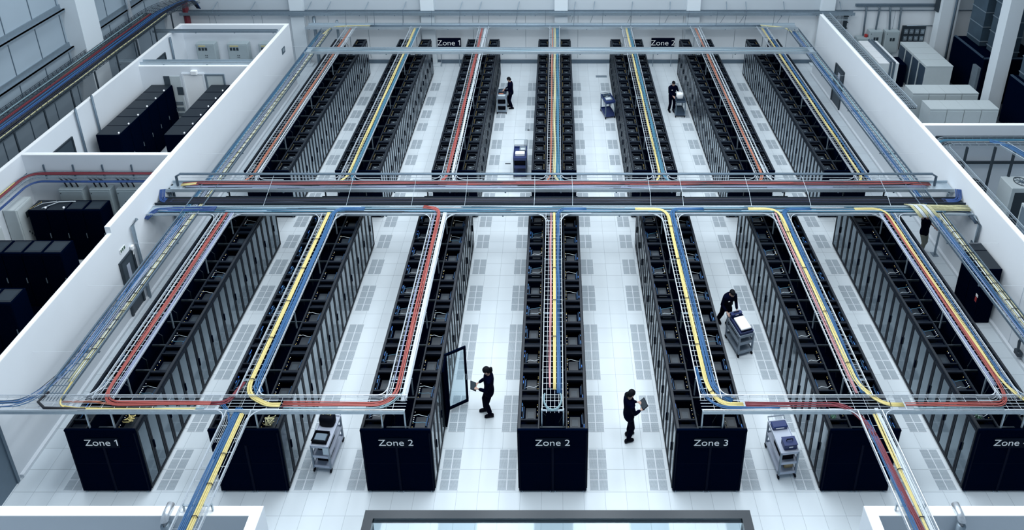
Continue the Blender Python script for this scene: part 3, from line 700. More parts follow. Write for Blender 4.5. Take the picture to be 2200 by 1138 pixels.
bundle([(CX[4]-1.1, YA, TZ+.05), (CX[4]-.03, YA, TZ+.05), (CX[4]-.03, 17.9, TZ), (CX[4]-.03, 12.4, TZ), (CX[4]+.2, YX, TZ), (CX[4]+.75, YX, TZ)], 4, 'yellow', 'thick yellow cable bundle on the fifth near row', r=.015, rad=.5, ties=1.3, wob=.004)
bundle([(CX[4]+1.2, YA, TZ+.05), (CX[4]+.12, YA, TZ+.05), (CX[4]+.12, 17.9, TZ), (CX[4]+.12, 12.3, TZ), (CX[4]+.5, YX+.07, TZ)], 7, 'blue', 'blue cable bundle on the fifth near row', r=.012, rad=.3)
bundle([(CX[4]-.2, 12.9, TZ), (CX[4]-.18, 12.2, TZ), (CX[4]+.15, YX-.09, TZ), (CX[4]+1.6, YX-.10, TZ)], 4, 'blue', 'blue cables curving along the front edge of the right cross tray', r=.011, rad=.4)
bundle([(CX[4]+.8, YX, TZ), (CX[5]-.5, YX, TZ), (CX[5]-.10, YX-.6, TZ), (CX[5]-.02, 9.0, TZ), (CX[5]-.02, 6.3, TZ)], 5, 'dred', 'red cable bundle from the right cross tray down the descending tray', r=.015, rad=.6)
bundle([(CX[5]-.13, 18.8, TZ), (CX[5]-.10, 12.2, TZ)], 4, 'pink', 'pink cables on the sixth near row', r=.010)
bundle([(CX[5]-1.0, YA, TZ+.05), (CX[5]+.01, YA, TZ+.05), (CX[5]+.01, 17.9, TZ), (CX[5]+.02, 12.4, TZ), (CX[5]+.4, YX, TZ), (CX[5]+.9, YX-.01, TZ)], 4, 'yellow', 'thick yellow cable bundle on the sixth near row', r=.016, rad=.5, ties=1.3, wob=.01)
bundle([(CX[5]+1.1, YA, TZ+.05), (CX[5]+.15, YA, TZ+.05), (CX[5]+.15, 17.9, TZ), (CX[5]+.12, 15, TZ), (CX[5]+.06, 12.2, TZ)], 7, 'blue', 'blue cable bundle on the sixth near row', r=.011)
bundle([(CX[5]+.95, YX, TZ), (CX[6]-.1, YX, TZ), (CX[6]-.02, 12.6, TZ), (CX[6]-.02, 18.7, TZ)], 5, 'red', 'red cable bundle from the right cross tray up the last near row', r=.012, rad=.55)
bundle([(CX[6]-1.0, YA, TZ+.05), (CX[6]+.04, YA, TZ+.05), (CX[6]+.04, 17.9, TZ), (CX[6]+.07, 12.5, TZ), (CX[6]+.35, YX, TZ), (13.7, YX, TZ)], 3, 'yellow', 'yellow cable bundle on the last near row turning right', r=.015, rad=.5)
bundle([(CX[6]-.18, 18.8, TZ), (CX[6]-.16, 12.4, TZ)], 5, 'lav', 'pale blue cables on the left side of the last near row tray', r=.010)
bundle([(CX[6]+.18, 18.8, TZ), (CX[6]+.18, 12.5, TZ), (CX[6]+.5, YX-.06, TZ), (13.7, YX-.06, TZ)], 3, 'blue', 'blue cables on the right side of the last near row tray', r=.010, rad=.4)
bundle([(CX[5]+1.1, YX-.10, TZ), (CX[6]-.3, YX-.10, TZ)], 3, 'pteal', 'pale cables along the front edge between the sixth and last rows', r=.009)
# descending trays
bundle([(CX[1]-.05, YX-.1, TZ), (CX[1]-.10, 6.3, TZ)], 9, 'blue', 'thick blue cable bundle in the left descending tray', r=.014, wdt=.17, layers=2)
bundle([(CX[1]+.09, YX-.25, TZ), (CX[1]+.07, 6.3, TZ)], 4, 'yellow', 'thick yellow cable bundle in the left descending tray', r=.019, wdt=.09, ties=.55, layers=2, wob=.003)
bundle([(CX[1]-.5, YX, TZ), (CX[1]-.25, YX-.2, TZ), (CX[1]-.1, YX-.5, TZ)], 3, 'blue', 'blue cables bending into the left descending tray', r=.011, rad=.2)
bundle([(CX[5]-.14, YX-.4, TZ), (CX[5]-.13, 6.3, TZ)], 6, 'blue', 'blue cable bundle in the right descending tray', r=.012)
bundle([(CX[5]+.10, YX-.25, TZ), (CX[5]+.08, 6.3, TZ)], 3, 'yellow', 'yellow cable bundle in the right descending tray', r=.016, ties=.9)
bundle([(CX[5]+.20, YX-.1, TZ), (CX[5]+.21, 6.3, TZ)], 5, 'wcab', 'white cable bundle in the right descending tray', r=.012)
# front left corner: blue fan and yellow run
bundle([(-12.35, 18.4, TZ), (-12.35, 12.75, TZ), (-12.7, YX+.05, TZ), (-13.55, YX+.0, TZ)], 10, ['blue', 'blue', 'lav', 'blue', 'steeld'], 'blue cables from the left side tray fanning into the front tray', r=.010, rad=1.0, wdt=.2, wob=.03)
bundle([(-12.0, 12.5, TZ), (-11.95, YX-.02, TZ), (-11.6, YX-.11, TZ), (-8.6, YX-.12, TZ)], 2, 'yellow', 'yellow cable from the side tray along the front left cross tray', r=.017, rad=.3)
bundle([(-11.9, YX+.06, TZ), (-11.0, YX+.05, TZ), (-10.6, YX+.0, TZ)], 3, 'orange', 'short orange cables in the front left cross tray', r=.008)
m = MB(); m.tube([(-12.36, 12.2, TZ+.07), (-12.45, 11.95, TZ+.06), (-12.2, 11.80, TZ+.06), (-11.2, 11.76, TZ+.06)], .03, 6)
tag(m.build('tray_edge_hose', 'bcab', smooth=True), 'thick black hose curving at the front left tray corner', 'hose')
# side trays
bundle([(-12.42, 32.6, TZ), (-12.42, 18.4, TZ)], 5, ['teal', 'blue', 'steeld'], 'blue cables on the outer edge of the far half of the left side tray', r=.014)
bundle([(-12.22, 32.6, TZ), (-12.22, 13.5, TZ)], 6, ['lav', 'steeld', 'zincd'], 'pale grey cables in the middle of the left side tray', r=.012)
bundle([(-12.03, 32.6, TZ), (-12.03, 12.5, TZ)], 5, ['pyellow', 'steeld', 'pyellow', 'wcab'], 'pale yellow twisted cable bundle in the left side tray', r=.016, ties=.25, wob=.02)
bundle([(12.50, 32.6, TZ), (12.52, 9.6, TZ)], 9, ['blue', 'blue', 'lav', 'blue', 'steeld'], 'blue cable bundle in the right side tray', r=.012, layers=2, wdt=.16)
bundle([(12.77, 18.6, TZ), (12.77, 9.6, TZ)], 5, ['pyellow', 'steeld', 'pyellow', 'wcab'], 'pale yellow twisted cable bundle in the near half of the right side tray', r=.018, ties=.25, wob=.02)
bundle([(12.36, 32.6, TZ), (12.36, 9.6, TZ)], 3, 'wcab', 'thin white cables on the left edge of the right side tray', r=.009)
bundle([(12.74, 32.6, TZ), (12.74, 20.3, TZ)], 3, 'pteal', 'pale cables in the far half of the right side tray', r=.012)
# far rows
far = [[(0, 4, 'orange', .011), (.14, 3, 'wcab', .010)], [(0, 4, 'yellow', .013), (.15, 5, 'teal', .013)], [(-.06, 5, 'red', .013), (.12, 4, 'wcab', .014)],
       [(-.11, 3, 'orange', .011), (.02, 4, 'pyellow', .013), (.15, 5, 'teal', .014)], [(0, 3, 'yellow', .013), (.14, 5, 'teal', .014)], [(0, 4, 'orange', .012), (.14, 3, 'wcab', .010)], [(0, 3, 'yellow', .014), (.15, 5, 'blue', .010)]]
cn = {'orange': 'orange red', 'wcab': 'white', 'yellow': 'yellow', 'teal': 'teal blue', 'red': 'red', 'pyellow': 'pale yellow', 'blue': 'blue'}
for i, L in enumerate(far):
    for dx, n, mt, r_ in L:
        sg = -1 if dx <= 0 else 1
        bundle([(CX[i]+dx, 33.1, TZ), (CX[i]+dx, 20.5, TZ), (CX[i]+dx+sg*.35, YC+.05, TZ)], n, mt, '%s cable bundle above the %s far row' % (cn[mt], ORD[i]), r=r_, rad=.4)
# crossing bundles
bundle([(-13.2, YC+.06, TZ+.05), (-12.6, YC+.10, TZ+.05), (12.4, YC+.10, TZ+.05), (13.2, YC+.07, TZ+.05)], 9, ['dred', 'red', 'bcab', 'dred', 'steeld', 'red'], 'dark red cables filling the farthest of the three middle trays', r=.016, wdt=.17, wob=.02, step=.5)
bundle([(-13.0, YC-.10, TZ+.04), (13.0, YC-.10, TZ+.04)], 8, ['lav', 'steeld', 'zincd', 'lav', 'bcab'], 'lavender grey cables along the near edge of the farthest middle tray', r=.016, wdt=.16, step=.5)
bundle([(-13.3, YB_, TZ), (13.3, YB_, TZ)], 9, ['navy', 'bcab', 'zincd', 'navy'], 'navy and black cables packed in the middle one of the three trays', r=.022, wdt=.26, layers=2, step=.5)
bundle([(-12.9, YA+.08, TZ+.03), (13.0, YA+.08, TZ+.03)], 7, ['pteal', 'steeld', 'wcab', 'teal', 'bcab', 'pteal', 'steel'], 'pale teal cables crossing the room in the nearest middle tray', r=.013, wdt=.14, step=.5)
bundle([(-13.3, YA-.06, TZ+.03), (13.0, YA-.06, TZ+.03)], 7, ['teal', 'bcab', 'teal', 'blue', 'wcab', 'steeld'], 'blue cables crossing the room in the nearest middle tray', r=.014, wdt=.12, step=.5)
bundle([(-13.6, 18.45, TZ-.1), (-13.45, YA-.02, TZ+.02), (-11.4, YA-.04, TZ+.06)], 7, 'dblue', 'bright blue cables entering the nearest middle tray at the left wall', r=.016, wdt=.22, wob=.03, rad=.3)
bundle([(-13.55, YB_+.3, TZ+.25), (-13.5, YB_+.05, TZ-.02), (-13.1, YB_, TZ+.02)], 5, 'dblue', 'blue cables hooking into the dark middle tray at the left wall', r=.022, rad=.2)
bundle([(13.85, YB_+.3, TZ+.25), (13.8, YB_+.05, TZ-.02), (13.2, YB_, TZ+.02)], 5, 'dblue', 'blue cables hooking into the dark middle tray at the right wall', r=.022, rad=.2)
bundle([(-13.2, YC+.0, TZ+.06), (-12.7, YC+.07, TZ+.06)], 3, 'yellow', 'short yellow cables at the left end of the red cable tray', r=.02)
bundle([(13.85, YA, TZ+.05), (13.2, YA+.02, TZ+.06), (12.1, YA+.06, TZ+.05)], 8, 'pyellow', 'pale yellow cable mass at the right end of the nearest middle tray', r=.022, wdt=.22, layers=2)
for k, dx in enumerate((-.42, -.28, -.14, 0, .14)):
    m = MB(); x = 12.3+dx
    for q in range(4): m.tube([(x+q*.03-.12, YA+.22, TZ+.08), (x+q*.03-.02, YA+.05, TZ+.17), (x+q*.03+.06, YA-.16, TZ+.12), (x+q*.03+.14, YA-.36, TZ+.02)], .014, 5)
    tag(m.build('cable_drop', ['pyellow', 'wcab', 'pyellow', 'wcab', 'pyellow'][k], smooth=True), '%s cable strands folding over the tray at the right side, %s from the left' % (['pale yellow', 'white', 'pale yellow', 'white', 'pale yellow'][k], ORD[k]), 'cables', 'cables folding over the right tray corner')
bundle([(13.87, 18.3, TZ-.15), (13.8, 18.7, TZ), (13.3, YA, TZ+.04)], 5, 'slate', 'slate blue cables entering the nearest middle tray at the right wall', r=.02, rad=.25)
bundle([(-12.1, 30.3, TZ+.08), (12.5, 30.3, TZ+.08)], 11, ['zincd', 'pteal', 'steeld', 'zincd', 'wcab', 'teal'], 'pale teal cables filling the tray over the far row ends', r=.016, wdt=.36, step=.5)
bundle([(-12.2, 32.3, TZ), (-12.0, 33.2, TZ), (-10.9, 33.35, TZ), (-10.0, 33.35, TZ)], 4, ['pyellow', 'yellow', 'steeld'], 'yellow cables at the back left tray corner', r=.016, rad=.8)
bundle([(12.4, 32.5, TZ), (12.3, 33.1, TZ), (11.0, 33.4, TZ)], 3, 'pyellow', 'pale yellow cables at the back right tray corner', r=.02, rad=.7)
bundle([(-10, 33.35, TZ), (11, 33.35, TZ)], 6, 'steel', 'grey cables in the rounded tray along the back wall', r=.016, wdt=.22, step=.6)

# thick tray along the left cladding
t = basket('cable_tray', [(-20.15, 15, 4.3), (-20.15, 31.9, 4.3), (-19.2, 33.2, 4.3)], 1.5, 'very wide dark wire tray high along the left cladding', rung=.25, strands=12, r=.012, mats=('steeld', 'steel'), hgt=.12, rad=1.0)
for k, (dx, n, mt, r_, lab) in enumerate(((-.55, 5, ['pteal', 'steeld', 'zincd'], .022, 'pale teal cables on the outer side of the wide left tray'), (-.33, 4, ['pyellow', 'steeld'], .02, 'pale yellow cables in the wide left tray'), (-.2, 3, 'dred', .02, 'dark red cables in the wide left tray'), (.05, 9, ['dblue', 'navy', 'dblue', 'blue'], .026, 'thick blue cable bundle in the middle of the wide left tray'), (.38, 5, ['navy', 'bcab'], .03, 'navy cables in the wide left tray'), (.58, 2, ['yellow', 'pyellow'], .024, 'tied yellow cable bundle on the inner edge of the wide left tray'))):
    bundle([(-20.15+dx, 15, 4.3), (-20.15+dx, 31.7, 4.3), (-19.3, 33.4-dx*.5, 4.3), (-19.2, 33.6, 3.6)] if dx in (.05, .38) else [(-20.15+dx, 15, 4.3), (-20.15+dx, 31.3, 4.3)], n, mt, lab, r=r_, rad=.9, ties=.3 if dx == .58 else 0, layers=2, wdt=n*r_*1.3)
for k in range(10):
    y = 18+k*1.5
    tag(boxobj('tray_post', 'steeld', -19.5, -19.45, y, y+.05, 0, 4.25), 'dark post under the wide left tray, %s from the front' % ORD[k], 'post', 'posts of the wide left tray')

# conduits on the partitions
def conduit(lab, pts, r=.035, mt='zincd'): return tag(cyc('conduit', mt, pts, r), lab, 'conduit')
conduit('grey cable conduit down the left partition beside the grey door', [(-13.56, 17.75, .05), (-13.56, 17.75, 2.95), (-13.56, 18.0, 3.0)], .055)
for dx in (0, .16): conduit('dark conduit down the left partition, %s of the pair behind the side tray' % ('nearer' if dx else 'farther'), [(-13.59, 20.1-dx*1.2, .6), (-13.59, 20.1-dx*1.2, 2.7)], .04, 'steel')
conduit('grey conduit down the right partition by the tray end', [(13.88, 18.2, .3), (13.88, 18.2, 2.6), (13.88, 18.5, 2.7)], .055)
conduit('thin dark conduit down the low part of the right partition', [(13.89, 14.5, .8), (13.89, 15.7, 3.0), (13.95, 15.8, 3.15)], .03, 'steel')
conduit('grey conduit inside the top left room on its outer wall', [(-19.0, 30.3, .2), (-19.0, 30.3, 3.5)], .05, 'steel')
conduit('grey conduit left of the two in the server room behind the left partition', [(-19.0, 23.4, .2), (-19.0, 23.4, 3.75)], .045, 'steel')
conduit('grey conduit right of the two in the server room behind the left partition', [(-19.0, 24.4, .2), (-19.0, 24.4, 3.75)], .045, 'steel')
conduit('grey upright pipe beside the far left end of the back tray', [(-13.2, 33.9, 0), (-13.2, 33.9, 3.0)], .09)
conduit('grey upright pipe right of the far left pipe by the back wall', [(-11.95, 33.85, 0), (-11.95, 33.85, 2.8)], .07)
for x, nm in ((-8.13, 'left'), (8.42, 'right')):
    o = tag(cyc('duct_pipe', 'zincd', [(x, 9.50, 0), (x, 9.50, 2.44)], .085, k=14), 'dark grey pipe with a foil wrapped elbow over the %s foreground wall' % nm, 'pipe')
    cyc('foil_elbow', 'silver', [(x, 9.50, 2.42), (x, 9.51, 2.52), (x, 9.60, 2.59), (x, 9.80, 2.60)], .08, o, 12)

# glass roofed lobby in the foreground
r = empty('glass_lobby', (0, 9.7, 0), 0, 'glass roofed enclosure with a thick dark frame at the bottom of the view', 'glass enclosure')
z = 2.4; m = MB()
m.box(-4.04, 4.10, -.07, .09, z-.12, z+.02); m.mi = 1; m.box(-3.9, 3.96, .085, .093, z-.04, z); m.mi = 0
m.box(-4.04, -3.84, -4.2, -.07, z-.12, z+.02); m.box(3.90, 4.10, -4.2, -.07, z-.12, z+.02)
m.build('roof_frame', ['lobby', 'steel'], r)
boxobj('corner_post', 'steeld', -4.02, -3.9, -.05, .07, 0, z-.12, parent=r); boxobj('corner_post', 'steeld', 3.96, 4.08, -.05, .07, 0, z-.12, parent=r)
boxobj('roof_glass', 'glass', -3.84, 3.90, -4.2, -.07, z-.06, z-.045, parent=r)

# hanging zone signs at the back
for x, bd, lb in ((-5.88, 'Zone 1', 'left'), (5.88, 'Zone 2', 'right')):
    r = empty('zone_sign', (x, 33.85, 1.45), 0, 'navy %s sign at the back wall, the %s one' % (bd, lb), 'sign')
    r.rotation_euler = (0, 0, 0)
    MB().box(-.64, .64, -.02, .02, -.30, .30).build('sign_plate', 'signbg', r)
    text(bd, .46, 'text', r, (0, -.025, 0), (PI/2, 0, 0))
    m = MB()
    for sx in (-.5, .5): m.tube([(sx, 0, -1.45), (sx, 0, -.3)], .02, 5)
    m.box(-.55, .55, .02, .40, -.02, .02); m.build('sign_stand', 'zincd', r)
# small signs on the partitions
r = empty('exit_sign', (XL+.01, 17.2, 2.52), 0, 'small pictogram exit sign above the grey door', 'sign')
MB().box(0, .015, -.13, .13, -.07, .07).build('sign_plate', 'white', r)
m = MB(); m.box(.015, .02, -.11, -.06, -.05, .05); m.box(.015, .02, -.03, .02, -.05, .05); m.box(.015, .02, .05, .11, -.05, .05); m.build('pictogram', 'green', r)
r = empty('wall_sign', (XL+.01, 30.6, 2.65), 0, 'tiny square sign near the far end of the left partition', 'sign')
MB().box(0, .015, -.18, .18, -.16, .16).build('sign_plate', 'steel', r); m = MB(); m.box(.015, .02, -.1, .1, -.06, .1); m.build('pictogram', 'zincm', r)
m = MB(); m.bev(-13.64, -13.55, 17.5, 17.62, 2.2, 2.35, .02); m.tube([(-13.6, 17.55, 2.0), (-13.6, 17.56, 2.2)], .02, 6)
tag(m.build('wall_sensor', 'white'), 'small white sensor on the left partition right of the conduit', 'sensor')
m = MB()
for k in range(3): m.box(XR-.02, XR, 18.1+k*.14, 18.2+k*.14, .9, 1.75)
tag(m.build('wall_vent', 'steel'), 'dark slatted wall vent on the right partition by the ladder man', 'vent')
m = MB(); m.tube([(13.85, 15.4, .9), (13.80, 15.4, .75), (13.82, 15.38, .35)], .04, 6); m.bev(13.78, 13.94, 15.3, 15.5, .25, .4, .02)
tag(m.build('wall_phone', 'steeld'), 'small dark handset hanging on the right partition in front of the tall black cabinet', 'handset')

# ================================================================== left rooms
def rackblock(name, x0, x1, y0, y1, z, n, axis, lab, doors=1):
    r = empty(name, (0,0,0), 0, lab, 'cabinet')
    return r
def simple_rack(x0, x1, y0, y1, z, lab, group, face, grille=True, name='closed_rack'):
    r = empty(name, ((x0+x1)/2, (y0+y1)/2, 0), 0, lab, 'server cabinet', group)
    hx, hy = (x1-x0)/2, (y1-y0)/2
    m = MB(); m.bev(-hx+.004, hx-.004, -hy+.004, hy-.004, .04, z, .012); m.build('cabinet_body', 'black', r)
    if grille:
        m = MB(); m.box(-hx+.05, hx-.05, -hy+.06, hy-.06, z, z+.006); m.mi = 1; m.box(-hx+.10, hx-.10, -hy+.12, hy-.12, z+.005, z+.010); m.build('roof_panel', ['roof', 'roof2'], r)
    else:
        m = MB(); m.box(-hx+.02, hx-.02, -hy+.02, hy-.02, z, z+.006); m.build('roof_panel', 'roof', r)
        m = MB(); m.cyl((hx-.08, -hy+.12), .03, z+.006, z+.05, 8); m.build('beacon', 'ledw', r)
    m = MB()
    if face == 'y': m.box(-hx+.02, hx-.02, -hy-.012, -hy+.004, .1, z-.05)
    else: m.box(hx-.004, hx+.012, -hy+.02, hy-.02, .1, z-.05)
    d = m.build('door', 'black', r)
    m = MB()
    if face == 'y': m.box(hx-.06, hx-.04, -hy-.03, -hy-.012, 1.0, 1.2)
    else: m.box(hx+.012, hx+.03, hy-.06, hy-.04, 1.0, 1.2)
    m.build('door_handle', 'zincd', d)
    return r
for k in range(6):
    simple_rack(-18.62, -17.66, 23.61+k*.67, 24.28+k*.67, 2.4, 'closed black rack %s from the front, left block of the server room' % ORD[k], 'closed racks in the left server room', 'x', False)
    simple_rack(-15.87, -15.0, 23.61+k*.67, 24.28+k*.67, 2.4, 'closed black rack %s from the front, right block of the server room' % ORD[k], 'closed racks in the left server room', 'x', False)
for k in range(4):
    o = simple_rack(-18.36+k*.635, -18.36+(k+1)*.635, 19.43, 19.98, 2.16, 'black rack %s from the left in the back block of the near left room' % ORD[k], 'racks in the near left room', 'y', k > 1)
m = MB(); m.tube([(-17.9, 19.5, 2.19), (-17.5, 19.8, 2.22), (-17.1, 19.85, 2.2), (-16.95, 19.85, 2.2)], .018, 5); m.tube([(-18.2, 19.55, 2.18), (-18.0, 19.7, 2.24), (-17.6, 19.85, 2.2)], .012, 5)
tag(m.build('loose_cable', 'wcab', smooth=True), 'loose white cables lying on top of the back rack block in the near left room', 'cables')
m = MB(); [m.box(-18.31+.02*k, -18.29+.02*k, 19.48+.05*k, 19.505+.05*k, 2.17, 2.18) for k in range(8)]
tag(m.build('connector_row', 'ledy'), 'row of yellow connectors on the leftmost rack top in the near left room', 'connectors')
for k in range(4):
    simple_rack(-15.8-(k+1)*.635, -15.8-k*.635, 17.4, 18.01, 2.16, 'grille topped black rack %s from right, second block of the near left room' % ORD[k], 'racks in the near left room', 'y')
    if k < 3: simple_rack(-15.9-(k+1)*.635, -15.9-k*.635, 15.43, 16.03, 2.16, 'grille topped black rack %s from right, front block of the near left room' % ORD[k], 'racks in the near left room', 'y')
struct(boxobj('floor_room_dark_sheet', 'deep', -19.05, -15.6, 10, 19.2, .001, .01))  # black sheet added for the dark region among the racks, no real mat
# wall boxes
def wallbox(x0, x1, y0, y1, z0, z1, face, lab, group=None, mt='boxgrey', kind='panel', cat='electrical box', name='electrical_box'):
    r = empty(name, ((x0+x1)/2, (y0+y1)/2, 0), 0, lab, cat, group); hx, hy = (x1-x0)/2, (y1-y0)/2
    m = MB(); m.bev(-hx, hx, -hy, hy, z0, z1, .02); m.build('enclosure', mt, r)
    h = z1-z0
    m = MB(); q = MB()
    if face == 'y':
        m.box(-hx+.04, hx-.04, -hy-.015, -hy, z0+.05, z1-.08)
        if kind == 'gauge':
            q.mi = 0; q.box(-hx+.15, hx-.45, -hy-.03, -hy-.015, z1-.14, z1-.08); q.mi = 1
            for k in range(3): q.box(-hx+.14+k*.16, -hx+.25+k*.16, -hy-.03, -hy-.015, z1-.36, z1-.20)
            for k in range(4): q.box(-.05+.08*(k % 2), -.01+.08*(k % 2), -hy-.03, -hy-.015, z1-.75+.1*(k//2), z1-.71+.1*(k//2))
            for k in range(2): q.box(-hx+.16+k*.12, -hx+.23+k*.12, -hy-.03, -hy-.015, z1-1.0, z1-.92)
        else:
            q.mi = 1; q.box(-.12, -.02, -hy-.03, -hy-.015, z0+h*.55, z0+h*.70); q.box(.02, .14, -hy-.03, -hy-.015, z0+h*.55, z0+h*.70)
            q.box(-hx+.07, -hx+.1, -hy-.03, -hy-.015, z1-.17, z1-.14)
    elif face == 'x':
        m.box(hx, hx+.015, -hy+.04, hy-.04, z0+.05, z1-.05); q.mi = 1; q.box(hx+.015, hx+.03, -.05, .07, z0+h*.75, z0+h*.85); q.box(hx+.015, hx+.03, .1, .16, z0+h*.78, z0+h*.84)
        for k in range(4): q.box(hx+.015, hx+.03, -.12+.07*k, -.09+.07*k, z0+h*(.5-.06*k), z0+h*(.53-.06*k))
    m.build('box_door', mt, r); q.build('switches', ['yellow', 'steeld'], r); return r
for x0, x1, n in ((-18.35, -17.4, 'left'), (-16.75, -15.72, 'middle'), (-15.15, -14.2, 'right')):
    wallbox(x0, x1, 31.2, 31.56, .6, 2.7, 'y', 'grey control cabinet with yellow strip on the back room wall, %s of three' % n, 'control cabinets in the top left room', kind='gauge', cat='control cabinet', name='control_cabinet')
for k, (x0, x1) in enumerate(((-17.86, -16.99), (-16.76, -16.0), (-15.8, -15.0))):
    wallbox(x0, x1, 20.3, 20.58, .7, 2.35, 'y', 'grey electrical box on the wall behind the black racks, %s of three' % ['left', 'middle', 'right'][k], 'electrical boxes in the near left room')
    m = MB()
    for q in range(3): m.tube([((x0+x1)/2-.2+q*.2, 20.45, 2.34), ((x0+x1)/2-.24+q*.2, 20.42, 2.6), ((x0+x1)/2-.34+q*.15, 20.35, 2.85)], .025, 5)
    tag(m.build('cable_drop', 'bcab', smooth=True), 'black cables dropping from the tray into the %s grey electrical box' % ['left', 'middle', 'right'][k], 'cables', 'black cable drops in the near left room')
wallbox(-19.06, -18.6, 19.25, 20.0, .0, 2.3, 'x', 'tall pale cabinet against the outer wall in the near left room', mt='greyl', cat='cabinet', name='wall_cabinet')
wallbox(-19.06, -18.75, 17.9, 18.75, .3, 2.1, 'x', 'pale switch cabinet at the left edge of the picture', mt='greyl', cat='cabinet', name='wall_cabinet')
t = basket('cable_tray', [(-18.8, 15.5, 2.9), (-18.8, 20.35, 2.9), (-13.9, 20.35, 2.9)], .34, 'wire tray following two walls of the near left room', rung=.3, rad=.5, mats=('zincd', 'steel'))
MB().box(-18.99, -18.97, 15.5, 20.5, 2.85, 2.9).build('wall_arm', 'steel', t)
bundle([(-18.9, 15.5, 2.9), (-18.9, 20.45, 2.9), (-13.9, 20.45, 2.9)], 4, 'dred', 'dark red cables along the wall tray of the near left room', r=.02, rad=.5)
bundle([(-18.97, 15.5, 2.93), (-18.97, 19.9, 2.93)], 2, 'yellow', 'pale orange cable on the outer wall tray of the near left room', r=.02)
bundle([(-18.62, 15.5, 2.75), (-18.62, 20.2, 2.75), (-13.9, 20.2, 2.75)], 3, 'dblue', 'blue cables under the wall tray of the near left room', r=.02, rad=.5)
for k in range(5):
    x = -18.4+k*1.05
    tag(boxobj('tray_bracket', 'steel', x, x+.04, 20.56, 20.6, 2.6, 3.2), 'short upright bracket on the wall of the near left room, %s from the left' % ORD[k], 'bracket', 'wall brackets in the near left room')
solidtray([(-20.0, 30.7, 3.65), (XL-.2, 30.7, 3.65)], .16, 'thin grey tray across the top left room above the control cabinets', 'zincd', 'trays over the left rooms', .08)
solidtray([(-20.2, 27.98, 3.36), (XL-.2, 27.98, 3.36)], .24, 'pale tray lying along the wall between the top left rooms', 'zincm', 'trays over the left rooms', .09)
m = MB(); m.tube([(-17.4, 28.6, .0), (-17.4, 28.6, 2.9)], .03, 6); m.bev(-17.5, -17.3, 28.5, 28.7, 2.8, 3.1, .05)
tag(m.build('pole_lamp', 'steeld'), 'small dark pole with a round head behind the server room wall', 'pole')
m = MB(); m.bev(-16.7, -16.4, 27.56, 27.715, 2.95, 3.15, .03); tag(m.build('wall_light', 'white'), 'small white box light above the white door of the server room', 'light')

# ================================================================== right plant rooms
def cab_run(x0, x1, y0, y1, z, n, axis, lab, group, mt='whitep', side=None):
    for k in range(n):
        if axis == 'y': b = (x0, x1, y0+(y1-y0)*k/n, y0+(y1-y0)*(k+1)/n-.02)
        else: b = (x0+(x1-x0)*k/n, x0+(x1-x0)*(k+1)/n-.008, y0, y1)
        r = empty('plant_cabinet', ((b[0]+b[1])/2, (b[2]+b[3])/2, 0), 0, lab % ORD[k], 'cabinet', group)
        hx, hy = (b[1]-b[0])/2, (b[3]-b[2])/2
        m = MB(); m.box(-hx+.01, hx-.01, -hy+.01, hy-.01, .0, z-.05); m.mi = 1; m.box(-hx, hx, -hy, hy, z-.05, z)
        m.build('cabinet_body', [mt, 'white' if mt == 'whitep' else mt], r)
        if side == 'x':
            m = MB(); m.box(-hx-.012, -hx+.01, -hy+.06, hy-.06, .15, z-.12); d = m.build('door', 'doorblue', r)
            m = MB(); m.box(-hx-.03, -hx-.012, hy-.14, hy-.11, 1.0, 1.15); m.build('door_handle', 'steeld', d)
        else:
            m = MB()
            if axis == 'x': m.box(-hx+.015, hx-.015, -hy-.006, -hy+.01, .5, z-.12)
            else: m.box(-hx-.006, -hx+.01, -hy+.03, hy-.03, .1, z-.12)
            d = m.build('door', mt, r)
            if axis == 'x': boxobj('door_seam', 'zincd', -hx+.012, hx-.012, -hy-.008, -hy, .46, .475, parent=d)
cab_run(16.2, 17.2, 30.45, 33.0, 2.0, 4, 'y', 'white narrow plant cabinet behind the right partition, %s from the front', 'white plant cabinets')
cab_run(18.4, 19.75, 30.15, 32.9, 2.0, 4, 'y', 'grey plant cabinet with a slate glass door, %s from the front', 'grey plant cabinets with slate doors', 'greyl', 'x')
cab_run(16.45, 19.5, 27.55, 28.33, 2.0, 4, 'x', 'light grey low roofed cabinet in the farther horizontal bank, %s from the left', 'farther bank of light grey cabinets', 'greyl')
cab_run(16.55, 19.6, 26.2, 26.96, 2.0, 4, 'x', 'light grey low roofed cabinet in the nearer horizontal bank, %s from the left', 'nearer bank of light grey cabinets', 'greyl')
m = MB(); m.box(16.72, 16.8, 30.4, 33.0, 2.0, 2.09); m.box(16.9, 16.98, 30.4, 33.0, 2.0, 2.09); m.box(16.72, 16.8, 30.38, 30.44, .4, 2.09); m.box(16.9, 16.98, 30.38, 30.44, .2, 2.09)
tag(m.build('cable_trunking', 'steel'), 'pair of dark trunkings lying on the white plant cabinets and dropping down their end', 'trunking')
t = basket('cable_tray', [(14.40, 33.3, 3.42), (14.40, 24.0, 3.42)], .40, 'wire tray outside the right partition beside the white plant cabinets', rung=.22, r=.012, rail=.02, mats=('zincm', 'steel'), strands=4)
MB().box(14.22, 14.58, 24.0, 33.3, 3.37, 3.395).build('tray_base', 'steeld', t)
for y in (24.5, 28, 31.5): MB().box(XR+.17, 14.6, y, y+.04, 3.33, 3.37).build('wall_arm', 'steel', t)
tag(boxobj('transformer_box', 'black', 17.55, 18.25, 31.6, 32.5, 0, 1.3), 'small black box between the white and the grey plant cabinets', 'box')
bx = wallbox(16.55, 17.2, 33.8, 34.2, .3, 1.75, 'y', 'short grey wall box with a red switch on the far right wall', 'grey boxes on the far right wall')
m = MB(); m.cyl((.2, -.02), .09, 1.76, 1.9, 10); m.build('emergency_switch', 'redv', bx)
